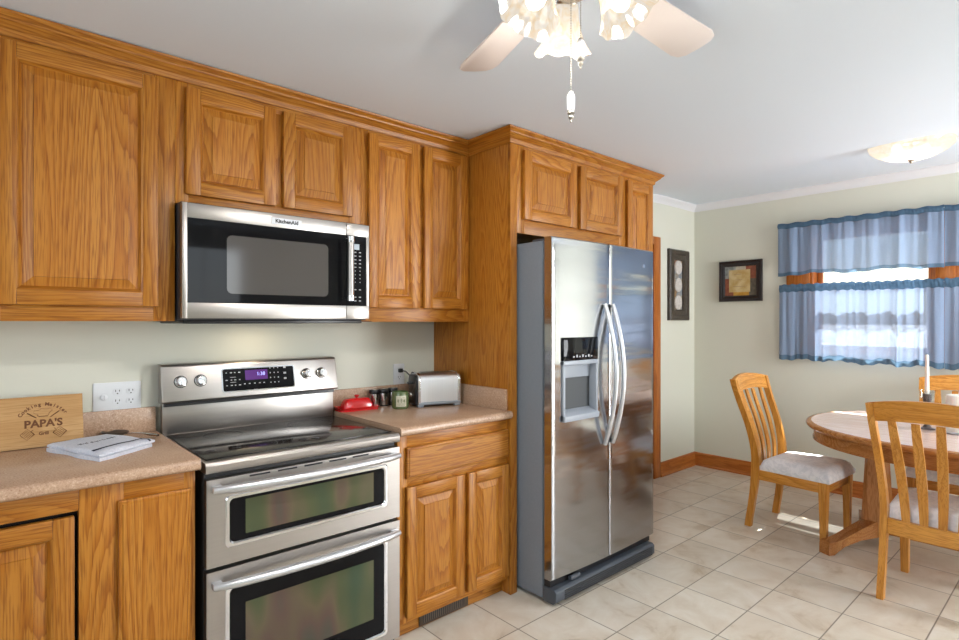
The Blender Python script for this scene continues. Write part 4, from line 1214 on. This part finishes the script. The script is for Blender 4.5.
b = MB(); b.box(RX1 - 0.011, RX1 - 0.0075, -0.529, -0.341, 1.650, 1.852, m5)
ln = plain('art_pencil', (0.30, 0.20, 0.12, 1), 0.7)
for z, a0, a1 in ((1.81, 0.385, 0.45), (1.70, 0.38, 0.50), (1.76, 0.40, 0.46)): b.box(RX1 - 0.0113, RX1 - 0.011, -a1, -a0, z, z + 0.003, ln)
b.build('yellow_square', p)

# ================================================================== CURTAINS
def curtain(name, label, y0, y1, z0, z1, seed, xr, group, hem_dip=0.0):
    """sheer panel hanging at x≈xr, y0 > y1; rod pocket on top and hem below"""
    rnd = random.Random(seed)
    ph = [rnd.uniform(0, 6.28) for _ in range(6)]
    gathers = [rnd.uniform(0.1, 0.9) for _ in range(3)]
    W = y0 - y1
    def fx(u, v):   # v 0 bottom .. 1 top
        y = y0 - W * u
        a = 0.010 * math.sin(2 * PI * W * u / 0.19 + ph[0] + 0.5 * (1 - v)) + 0.006 * math.sin(2 * PI * W * u / 0.083 + ph[1]) + 0.0035 * math.sin(2 * PI * W * u / 0.04 + ph[2]) * v
        g = sum(math.exp(-((u - c) / 0.018) ** 2) for c in gathers) * 0.016
        return a * (0.5 + 0.5 * (1 - v) ** 0.5) - g * (0.4 + 0.6 * (1 - v))
    def fz(u, v):
        zb = z0 + hem_dip * (1 - 2 * abs(u - 0.45)) * -1 + 0.008 * math.sin(2 * PI * u * 2.3 + ph[3]) + 0.004 * math.sin(2 * PI * u * 7 + ph[4])
        zt = z1 + 0.004 * math.sin(2 * PI * u * 9 + ph[5])
        return zb + (zt - zb) * v
    nu = max(40, int(W / 0.008))
    b = MB(); b.grid(lambda u, v: (xr + fx(u, 0.07 + 0.85 * v), y0 - W * u, fz(u, 0.06 + 0.84 * v)), nu, 14, M_curtain)
    o = b.build(name, angle=180); tag(o, label, 'curtain', group)
    H = z1 - z0; pk = 0.045 / H
    b = MB(); b.grid(lambda u, v: (xr + 0.3 * fx(u, 1) - 0.013 * math.cos(PI * (v - 0.5)) + 0.0015 * math.sin(2 * PI * W * u / 0.022 + 3 * v), y0 - W * u, fz(u, 0.90 + 0.10 * v)), nu * 2, 6, M_curtain_hem)
    b.grid(lambda u, v: (xr + 0.3 * fx(u, 1) + 0.012 * math.cos(PI * (v - 0.5)), y0 - W * u, fz(u, 0.90 + 0.10 * v)), nu, 4, M_curtain_hem)
    b.build('rod_pocket', o, angle=180)
    b = MB(); b.grid(lambda u, v: (xr - 0.0008 + fx(u, 0.07 * v), y0 - W * u, fz(u, 0.065 * v)), nu, 2, M_curtain_hem)
    b.build('hem', o, angle=180)
    return o


XC = 5.085
curtain('valance', 'short sheer blue valance over the window nearest the square picture', -0.782, -1.8885, 1.775, 2.212, 3, XC, 'blue valances')
curtain('valance', 'short sheer blue valance over the second window behind the table', -1.89, -2.98, 1.78, 2.205, 8, XC, 'blue valances')
curtain('cafe_curtain', 'sheer blue cafe curtain on the window half nearest the square picture', -0.795, -1.3465, 1.065, 1.695, 11, XC, 'blue cafe curtains')
curtain('cafe_curtain', 'sheer blue cafe curtain on the first window half directly behind the candlestick', -1.347, -1.8885, 1.055, 1.69, 21, XC, 'blue cafe curtains')
curtain('cafe_curtain', 'sheer blue cafe curtain on the second window beyond the candlestick', -1.89, -2.43, 1.05, 1.69, 31, XC, 'blue cafe curtains')
curtain('cafe_curtain', 'sheer blue cafe curtain at the outer end of the second window', -2.435, -2.98, 1.05, 1.69, 41, XC, 'blue cafe curtains')
for z, nm, lb in ((2.192, 'curtain_rod', 'thin white rod threaded through the two blue valances'), (1.668, 'curtain_rod', 'thin white rod threaded through the blue cafe curtains')):
    b = MB(); b.tube([(XC, -0.79, z), (XC, -2.975, z)], 0.005, M_white_paint, 8)
    for y in (-0.79, -2.975): b.tube([(XC, y, z), (RX1, y, z)], 0.005, M_white_paint, 8)
    tag(b.build(nm), lb, 'curtain rod', 'curtain rods')

# ================================================================== TABLE
TX, TY = 4.17, -2.275
TH = 0.76
tb = thing('dining_table', 'oval oak pedestal dining table with a glossy top below the blue curtains', 'table', (TX, TY, 0))
def oval(R, half, n=40):
    pts = []
    for k in range(n + 1): a = PI * k / n; pts.append((R * math.cos(a), half + R * math.sin(a)))
    for k in range(n + 1): a = PI + PI * k / n; pts.append((R * math.cos(a), -half + R * math.sin(a)))
    return pts
RR, HF = 0.706, 0.238
b = MB(); t = bmesh.new(); R = []
for (dr_, z) in ((-0.030, TH - 0.036), (-0.012, TH - 0.034), (-0.004, TH - 0.026), (0.0, TH - 0.016), (-0.003, TH - 0.006), (-0.010, TH - 0.001), (-0.020, TH)):
    R.append([t.verts.new((p[0], p[1], z)) for p in oval(RR + dr_, HF)])
n = len(R[0])
for j in range(len(R) - 1):
    for k in range(n): t.faces.new((R[j][k], R[j][(k + 1) % n], R[j + 1][(k + 1) % n], R[j + 1][k]))
t.faces.new(R[0][::-1]); t.faces.new(R[-1]); b.merge(t, TBO['y']); tt = b.build('tabletop', tb, world=False, angle=40)
b = MB(); b.prism(oval(RR - 0.030, HF), 'z', TH - 0.001, TH + 0.0006, oak('table_glare_field', 'y', (0.78, 0.62, 0.56, 1), (0.74, 0.56, 0.49, 1), (0.62, 0.43, 0.36, 1), rings=10, rough=0.15)); b.build('glare_field', tt, world=False, angle=40)  # window glare put into the colour: paler, pinkish field on the oak top
b = MB(); b.prism(oval(RR - 0.042, HF), 'z', TH - 0.105, TH - 0.036, TBO['y']); b.prism(oval(RR - 0.037, HF), 'z', TH - 0.110, TH - 0.100, TBO['y'], 0.002); b.build('apron', tb, world=False, angle=40)
for s_ in (1, -1):
    yc = 0.575 * s_
    b = MB(); S = []
    for z, hw, hd in ((0.075, 0.105, 0.066), (0.20, 0.100, 0.064), (0.35, 0.092, 0.058), (0.55, 0.080, 0.05), (0.655, 0.074, 0.048)):
        c_ = 0.02
        S.append([(x, yc + y, z) for x, y in ((-hw + c_, -hd), (hw - c_, -hd), (hw, -hd + c_), (hw, hd - c_), (hw - c_, hd), (-hw + c_, hd), (-hw, hd - c_), (-hw, -hd + c_))])
    b.sweep(S, TBO['z']); b.build('column', tb, world=False, angle=20)
    for q in (-1, 1):
        b = MB(); S = []
        for u, zt, zb, hw in ((0.0, 0.165, 0.070, 0.040), (0.15, 0.160, 0.068, 0.040), (0.4, 0.130, 0.064, 0.038), (0.7, 0.090, 0.040, 0.036), (0.84, 0.078, 0.014, 0.037), (0.90, 0.077, 0.0, 0.037), (0.975, 0.074, 0.0, 0.036), (1.0, 0.055, 0.0, 0.034)):
            x = q * (0.06 + 0.36 * u); y = yc + s_ * (0.0 + 0.17 * u)
            nx, ny = -s_ * 0.42 * q, 0.90
            S.append([(x + nx * hw, y + ny * hw * 1, zb), (x - nx * hw, y - ny * hw, zb), (x - nx * hw, y - ny * hw, zt), (x + nx * hw, y + ny * hw, zt)])
        b.sweep(S, TBO['x'], bev=0.006); b.build('foot', tb, world=False, angle=40)
b = MB(); b.box(-0.02, 0.02, -0.515, 0.515, 0.075, 0.165, TBO['y'], 0.004); b.build('stretcher', tb, world=False)

# candlestick + white mug on the table
cs = thing('candlestick', 'tall white taper candle in a small clear and pewter holder on the table', 'candle', (4.10, -1.957, TH))
b = MB(); b.lathe([(0.040, 0.0), (0.040, 0.006), (0.022, 0.012), (0.010, 0.03), (0.009, 0.10), (0.013, 0.13), (0.018, 0.150), (0.022, 0.19), (0.022, 0.205), (0.014, 0.205), (0.014, 0.195), (0.0001, 0.195)], plain('pewter', (0.14, 0.11, 0.10, 1), 0.35, 0.6), 24); b.build('holder', cs, world=False)
M_cg = plain('clear_glass', (0.75, 0.75, 0.72, 1), 0.08, **{'Transmission Weight': 0.85, 'IOR': 1.3})
b = MB(); b.shell([(0.020, 0.17), (0.034, 0.175), (0.038, 0.20), (0.040, 0.225), (0.0385, 0.225), (0.036, 0.20), (0.032, 0.178), (0.020, 0.173)], M_glass, 28); b.build('drip_cup', cs, world=False)
b = MB(); b.lathe([(0.011, 0.19), (0.011, 0.22), (0.0085, 0.425), (0.006, 0.432), (0.0001, 0.434)], M_wax, 16); cd = b.build('taper', cs, world=False)
b = MB(); b.tube([(0, 0, 0.432), (0.001, 0, 0.440)], 0.0009, M_black, 6); b.build('wick', cd, world=False)
mg = thing('pillar_candle', 'thick white pillar candle on a pale dish standing past the tall taper', 'candle', (4.05, -2.098, TH))
b = MB(); b.lathe([(0.060, 0.0), (0.070, 0.010), (0.066, 0.012), (0.0001, 0.008)], M_porcelain, 28); b.build('dish', mg, world=False)
b = MB(); b.lathe([(0.048, 0.008), (0.050, 0.012), (0.050, 0.205), (0.046, 0.215), (0.038, 0.217), (0.0001, 0.212)], M_wax, 28); b.build('wax', mg, world=False)

# ================================================================== CHAIRS
M_fab = NT('grey_seat_fabric')
_tc = M_fab.n('ShaderNodeTexCoord').outputs['Object']
_a = M_fab.n('ShaderNodeTexNoise', {'Vector': _tc, 'Scale': 22, 'Detail': 3, 'Distortion': 1.5}).outputs['Fac']
_b = M_fab.n('ShaderNodeTexNoise', {'Vector': _tc, 'Scale': 400, 'Detail': 1}).outputs['Fac']
_c = M_fab.mix(M_fab.ramp(_a, [(0.42, (0, 0, 0)), (0.58, (1, 1, 1))]), (0.72, 0.73, 0.77, 1), (0.84, 0.84, 0.87, 1))
_n = M_fab.n('ShaderNodeBump', {'Height': _b, 'Strength': 0.3, 'Distance': 0.001}).outputs[0]
M_fab = M_fab.surf(M_fab.n('ShaderNodeBsdfPrincipled', {'Base Color': _c, 'Roughness': 0.85, 'Normal': _n, 'Sheen Weight': 0.2}).outputs[0])


def back_curve(z):
    """y of the back post centre line (front is +y): foot swept back, seat forward, top leaned back"""
    k = [(0.0, -0.030), (0.15, -0.008), (0.30, 0.010), (0.45, 0.018), (0.55, 0.008), (0.70, -0.030), (0.85, -0.083), (1.0, -0.125), (1.05, -0.135)]
    for i in range(len(k) - 1):
        if k[i][0] <= z <= k[i + 1][0]:
            t = (z - k[i][0]) / (k[i + 1][0] - k[i][0])
            # catmull-rom
            p0 = k[max(i - 1, 0)][1]; p1 = k[i][1]; p2 = k[i + 1][1]; p3 = k[min(i + 2, len(k) - 1)][1]
            return 0.5 * (2 * p1 + (p2 - p0) * t + (2 * p0 - 5 * p1 + 4 * p2 - p3) * t * t + (3 * p1 - p0 - 3 * p2 + p3) * t ** 3)
    return k[-1][1]


def half_w(z):
    if z < 0.45: return 0.196 + 0.008 * (1 - z / 0.45)
    return 0.196 + 0.032 * ((z - 0.45) / 0.55)


def make_chair(label):
    root = thing('dining_chair', label, 'chair', (0, 0, 0), 0, 'oak dining chairs')
    for s_ in (-1, 1):
        b = MB(); S = []
        for k in range(22):
            z = 0.985 * k / 21; y = back_curve(z); hx = 0.015; hy = 0.020 + 0.006 * math.exp(-((z - 0.42) / 0.15) ** 2)
            cx = s_ * half_w(z)
            S.append([(cx - hx, y - hy, z), (cx + hx, y - hy, z), (cx + hx, y + hy, z), (cx - hx, y + hy, z)])
        b.sweep(S, CHO['z'], bev=0.004); b.build('back_post', root, world=False, angle=40)
        b = MB(); S = []
        for z, h in ((0.0, 0.017), (0.2, 0.020), (0.36, 0.024), (0.392, 0.024)):
            S.append([(s_ * 0.193 - h, 0.43 - h, z), (s_ * 0.193 + h, 0.43 - h, z), (s_ * 0.193 + h, 0.43 + h, z), (s_ * 0.193 - h, 0.43 + h, z)])
        b.sweep(S, CHO['z'], bev=0.004); b.build('front_leg', root, world=False, angle=40)
        b = MB(); b.box(s_ * 0.193 - 0.011, s_ * 0.193 + 0.011, 0.036, 0.41, 0.325, 0.390, CHO['y'], 0.002); b.build('side_rail', root, world=False)
    b = MB(); b.box(-0.17, 0.17, 0.420, 0.442, 0.325, 0.390, CHO['x'], 0.002); b.build('front_rail', root, world=False)
    # rear rail, bowed
    def bow(x): return -0.020 * (1 - (x / 0.22) ** 2)
    b = MB(); S = []
    for k in range(13):
        x = -0.182 + 0.364 * k / 12; y = back_curve(0.40) + bow(x)
        S.append([(x, y - 0.012, 0.325), (x, y + 0.012, 0.325), (x, y + 0.012, 0.400), (x, y - 0.012, 0.400)])
    b.sweep(S, CHO['x']); b.build('rear_rail', root, world=False, angle=40)
    # crest rail
    b = MB(); S = []
    for k in range(17):
        x = -0.241 + 0.482 * k / 16; q = 1 - (x / 0.241) ** 2
        zt = 0.985 + 0.030 * q; zb = 0.893 + 0.018 * q
        yt = back_curve(min(1.04, zt)) + bow(x) * 1.2; yb = back_curve(zb) + bow(x) * 1.2
        S.append([(x, yb - 0.013, zb), (x, yb + 0.013, zb), (x, yt + 0.012, zt), (x, yt - 0.012, zt)])
    b.sweep(S, CHO['x'], bev=0.003); b.build('crest_rail', root, world=False, angle=40)
    for i in range(4):
        b = MB(); S = []; f = (i - 1.5) / 1.5
        for k in range(15):
            z = 0.395 + 0.51 * k / 14; q = (z - 0.395) / 0.51
            x = f * (0.106 + 0.034 * q); y = back_curve(z) + bow(x) * (1 + 0.2 * q)
            hw = 0.0165 + 0.004 * math.sin(PI * q) ; hy = 0.006
            S.append([(x - hw, y - hy, z), (x + hw, y - hy, z), (x + hw, y + hy, z), (x - hw, y + hy, z)])
        b.sweep(S, CHO['z'], bev=0.002); b.build('back_slat', root, world=False, angle=40)
    # cushion
    b = MB(); t = bmesh.new(); n = 20
    def P_(u, v, top):
        fw_ = 0.222 - 0.020 * (1 - v); x = (u - 0.5) * 2 * fw_; y = 0.040 + 0.428 * v
        e = min(u, 1 - u, v, 1 - v); rnd_ = max(0, 1 - e / 0.14)
        z = 0.480 - 0.050 * rnd_ ** 3 - 0.010 * (2 * v - 1) ** 2 if top else 0.391
        if not top: x *= 0.97
        return (x, y, z)
    V = [[t.verts.new(P_(i / n, j / n, True)) for j in range(n + 1)] for i in range(n + 1)]
    ring = [(i, 0) for i in range(n)] + [(n, j) for j in range(n)] + [(i, n) for i in range(n, 0, -1)] + [(0, j) for j in range(n, 0, -1)]
    Wd = [t.verts.new(P_(i / n, j / n, False)) for i, j in ring]
    for i in range(n):
        for j in range(n): t.faces.new((V[i][j], V[i + 1][j], V[i + 1][j + 1], V[i][j + 1]))
    for k in range(len(ring)):
        k2 = (k + 1) % len(ring); t.faces.new((V[ring[k][0]][ring[k][1]], Wd[k], Wd[k2], V[ring[k2][0]][ring[k2][1]]))
    t.faces.new(Wd[::-1]); b.merge(t, M_fab); b.build('seat_cushion', root, world=False, angle=60)
    return root


# front is local +y
ch0 = make_chair('oak dining chair with grey seat standing at the table end below the square picture')
ch0.location = (4.090, -1.075, 0); ch0.rotation_euler.z = PI - 0.06
c2 = copy_tree(ch0); c2['label'] = 'oak dining chair tucked in at the long side of the table opposite the windows'
c2.location = (3.392, -2.100, 0); c2.rotation_euler.z = -PI / 2
c3 = copy_tree(ch0); c3['label'] = 'oak dining chair on the far side of the table against the window wall'
c3.location = (4.888, -2.005, 0); c3.rotation_euler.z = PI / 2

# ================================================================== CEILING FAN
HX, HY = 1.08, -1.777
fan = thing('ceiling_fan', 'white ceiling fan with lit rippled glass tulip shades and pull chains', 'ceiling fan', (HX, HY, CEIL))
b = MB(); b.lathe([(0.088, -0.1385), (0.09, -0.142), (0.085, -0.150), (0.0001, -0.150)], M_white_paint, 32); b.build('canopy', fan, world=False)
b = MB(); b.lathe([(0.085, -0.150), (0.10, -0.152), (0.115, -0.170), (0.118, -0.215), (0.10, -0.245), (0.05, -0.255), (0.0001, -0.255)], M_white_paint, 36); b.build('motor_housing', fan, world=False)
b = MB(); b.lathe([(0.045, -0.25), (0.055, -0.262), (0.055, -0.300), (0.035, -0.315), (0.012, -0.322), (0.0001, -0.324)], M_brass, 30); kit = b.build('light_kit', fan, world=False)
for k in range(5):
    az = math.radians(71.5 - 72 * k)
    Mz = Matrix.Rotation(az, 4, 'Z')
    b = MB(); pts = []
    r0, r1, w0, w1 = 0.175, 0.620, 0.055, 0.070
    pts = [(r0, -w0 * 0.8), (r0 + 0.03, -w0), (r1 - 0.045, -w1), (r1 - 0.015, -w1 * 0.88), (r1, -w1 * 0.6), (r1 + 0.004, 0), (r1, w1 * 0.6), (r1 - 0.015, w1 * 0.88), (r1 - 0.045, w1), (r0 + 0.03, w0), (r0, w0 * 0.8)]
    Mp = Matrix.Translation((0, 0, -0.243)) @ Mz @ Matrix.Rotation(math.radians(-11), 4, 'X')
    b.prism(pts, 'z', -0.003, 0.003, M_blade, 0.001, M=Mp); bl = b.build('blade', fan, world=False)
    b = MB(); b.box(0.10, 0.23, -0.018, 0.018, -0.009, -0.004, M_brass, 0.002, M=Mp)
    for s_ in (-1, 1): b.tube([Mp @ Vector((0.215, s_ * 0.022, -0.004)), Mp @ Vector((0.215, s_ * 0.022, -0.008))], 0.005, M_brass, 8)
    b.box(0.205, 0.228, -0.032, 0.032, -0.008, -0.004, M_brass, 0.002, M=Mp)
    b.build('blade_iron', bl, world=False)

def tulip(Mt, parent):
    prof_o = [(0.022, 0.0), (0.030, -0.010), (0.034, -0.035), (0.042, -0.065), (0.055, -0.095), (0.072, -0.118), (0.079, -0.126)]
    def fn(a, r_, z):
        q = max(0, (-z - 0.02) / 0.106); return (r_ * (1 + 0.035 * q * math.sin(8 * a)), z + 0.004 * q * math.sin(8 * a + 1.2) - 0.004 * q * q * math.sin(4 * a))
    b = MB(); b.shell(prof_o, M_shade, 64, Mt, fn)
    b.shell([(r_ - 0.003, z) for r_, z in prof_o][::-1], M_shade, 64, Mt, fn)
    s = b.build('glass_shade', parent, world=False, angle=60)
    b = MB(); b.lathe([(0.0001, -0.112), (0.012, -0.109), (0.021, -0.098), (0.025, -0.083), (0.023, -0.066), (0.014, -0.045), (0.012, -0.02), (0.0001, -0.02)], M_bulb, 20, Mt); b.build('bulb', s, world=False)
    b = MB(); b.lathe([(0.012, 0.012), (0.026, 0.008), (0.027, -0.006), (0.024, -0.012), (0.0001, -0.012)], M_brass, 20, Mt)
    b.build('socket_cup', s, world=False)


for k, az in enumerate((50, 170, -70)):
    a = math.radians(az)
    tip = Vector((0.072 * math.cos(a), 0.072 * math.sin(a), -0.288))
    Mt = Matrix.Translation(tip) @ Matrix.Rotation(a, 4, 'Z') @ Matrix.Rotation(math.radians(-31), 4, 'Y') @ Matrix.Diagonal((0.97, 0.97, 0.98, 1))
    b = MB(); b.tube([(0.03 * math.cos(a), 0.03 * math.sin(a), -0.285), (0.055 * math.cos(a), 0.055 * math.sin(a), -0.278), tip], 0.008, M_brass, 10); b.build('light_arm', kit, world=False)
    tulip(Mt, kit)
    sp_ = bpy.data.lights.new('fan_shade_beam', 'SPOT'); sp_.energy = 15; sp_.color = (1.0, 0.97, 0.92); sp_.shadow_soft_size = 0.025; sp_.spot_size = math.radians(150); sp_.spot_blend = 0.6
    so_ = bpy.data.objects.new('fan_beam_light', sp_); COL.objects.link(so_)
    so_.location = Vector((HX, HY, CEIL)) + Mt @ Vector((0, 0, -0.118))
    so_.rotation_euler = (Mt @ Vector((0, 0, -1)) - Mt @ Vector((0, 0, 0))).to_track_quat('-Z', 'Y').to_euler()
    ld_ = bpy.data.lights.new('fan_bulb', 'POINT'); ld_.energy = 3.2; ld_.color = (1.0, 0.955, 0.88); ld_.shadow_soft_size = 0.03
    lo = bpy.data.objects.new('fan_bulb_light', ld_); COL.objects.link(lo)
    lo.location = Vector((HX, HY, CEIL)) + Mt @ Vector((0, 0, -0.165))

def pull(dx, dy, ztop, zf, h=0.052):
    b = MB()
    nb = int((ztop - zf) / 0.0062)
    for k in range(nb):
        z = zf + 0.0062 * k + 0.003
        b.lathe([(0.0001, -0.0019), (0.0019, 0), (0.0001, 0.0019)], M_chain, 6, Matrix.Translation((dx, dy, z)))
    b.tube([(dx, dy, zf), (dx, dy, ztop)], 0.0006, M_chain, 5)
    c = b.build('pull_chain', fan, world=False)
    b = MB(); Mt = Matrix.Translation((dx, dy, zf))
    b.lathe([(0.0001, 0.0), (0.006, -0.001), (0.0095, -0.006), (0.0100, -0.012), (0.0100, -h + 0.014), (0.0092, -h + 0.008), (0.0001, -h + 0.007)], M_porcelain, 20, Mt)
    f = b.build('pull_knob', c, world=False)
    b = MB(); b.lathe([(0.0001, 0.003), (0.006, 0.002), (0.007, -0.002), (0.0001, -0.003)], M_chain, 16, Mt)
    b.build('metal_cap', f, world=False); b = MB()
    b.lathe([(0.0001, -h + 0.008), (0.0085, -h + 0.007), (0.0095, -h + 0.002), (0.005, -h - 0.003), (0.0065, -h - 0.009), (0.002, -h - 0.015), (0.003, -h - 0.019), (0.0001, -h - 0.022)], M_chain, 16, Mt)
    b.build('metal_tip', f, world=False)


pull(-0.002, 0.004, -0.322, -0.553); pull(0.013, -0.014, -0.310, -0.424)

# ================================================================== DINING CEILING LIGHT
LX, LY = 3.2, -2.1
import mathutils
# placed so that it hangs over the dining end
s_, c_ = math.sin(YAW), math.cos(YAW)
ww = 3.33; rr_ = (911 - 479.5) / 558.3 * ww
LX, LY = ww * s_ + rr_ * c_, -2.643 + ww * c_ - rr_ * s_
dl = thing('ceiling_light', 'frosted glass bowl ceiling light glowing above the dining table', 'ceiling light', (LX, LY, CEIL))
b = MB(); zc_ = ceilz(LX) - CEIL
b.lathe([(0.075, zc_), (0.08, zc_ - 0.008), (0.065, zc_ - 0.02), (0.012, zc_ - 0.022), (0.009, -0.14), (0.0001, -0.14)], M_brass, 32); b.build('canopy', dl, world=False)
pr_ = [(0.211, -0.062), (0.214, -0.058), (0.206, -0.080), (0.176, -0.107), (0.128, -0.131), (0.07, -0.146), (0.008, -0.151)]
b = MB(); b.shell(pr_, M_bowl, 48); b.shell([(max(0.004, r_ - 0.004), z + 0.004) for r_, z in pr_][::-1], M_bowl, 48); b.build('glass_bowl', dl, world=False, angle=60)
b = MB(); b.lathe([(0.0001, -0.138), (0.022, -0.148), (0.024, -0.154), (0.010, -0.160), (0.006, -0.170), (0.0001, -0.174)], M_brass, 20); b.build('finial', dl, world=False)
for q in (-1, 1):
    v = Vector((c_, -s_, 0)) * (0.085 * q)
    b = MB(); b.lathe([(0.0001, -0.03), (0.02, -0.02), (0.027, 0.0), (0.02, 0.02), (0.0001, 0.03)], M_bulb, 18, Matrix.Translation(v + Vector((0, 0, -0.085)))); b.build('bulb', dl, world=False)
    b = MB(); b.tube([(0, 0, -0.055), v * 0.6 + Vector((0, 0, -0.05)), v * 0.75 + Vector((0, 0, -0.065))], 0.010, M_brass, 10); b.build('socket', dl, world=False)
ld_ = bpy.data.lights.new('dining_bulb', 'SPOT'); ld_.spot_size = math.radians(165); ld_.spot_blend = 0.5; ld_.energy = 52; ld_.color = (1.0, 0.955, 0.88); ld_.shadow_soft_size = 0.06
lo = bpy.data.objects.new('dining_bulb_light', ld_); COL.objects.link(lo); lo.location = (LX, LY, CEIL - 0.10)
ld_ = bpy.data.lights.new('dining_uplight', 'POINT'); ld_.energy = 1.1; ld_.color = (1.0, 0.94, 0.86); ld_.shadow_soft_size = 0.05
lo = bpy.data.objects.new('dining_uplight', ld_); COL.objects.link(lo); lo.location = (LX, LY, CEIL - 0.075)
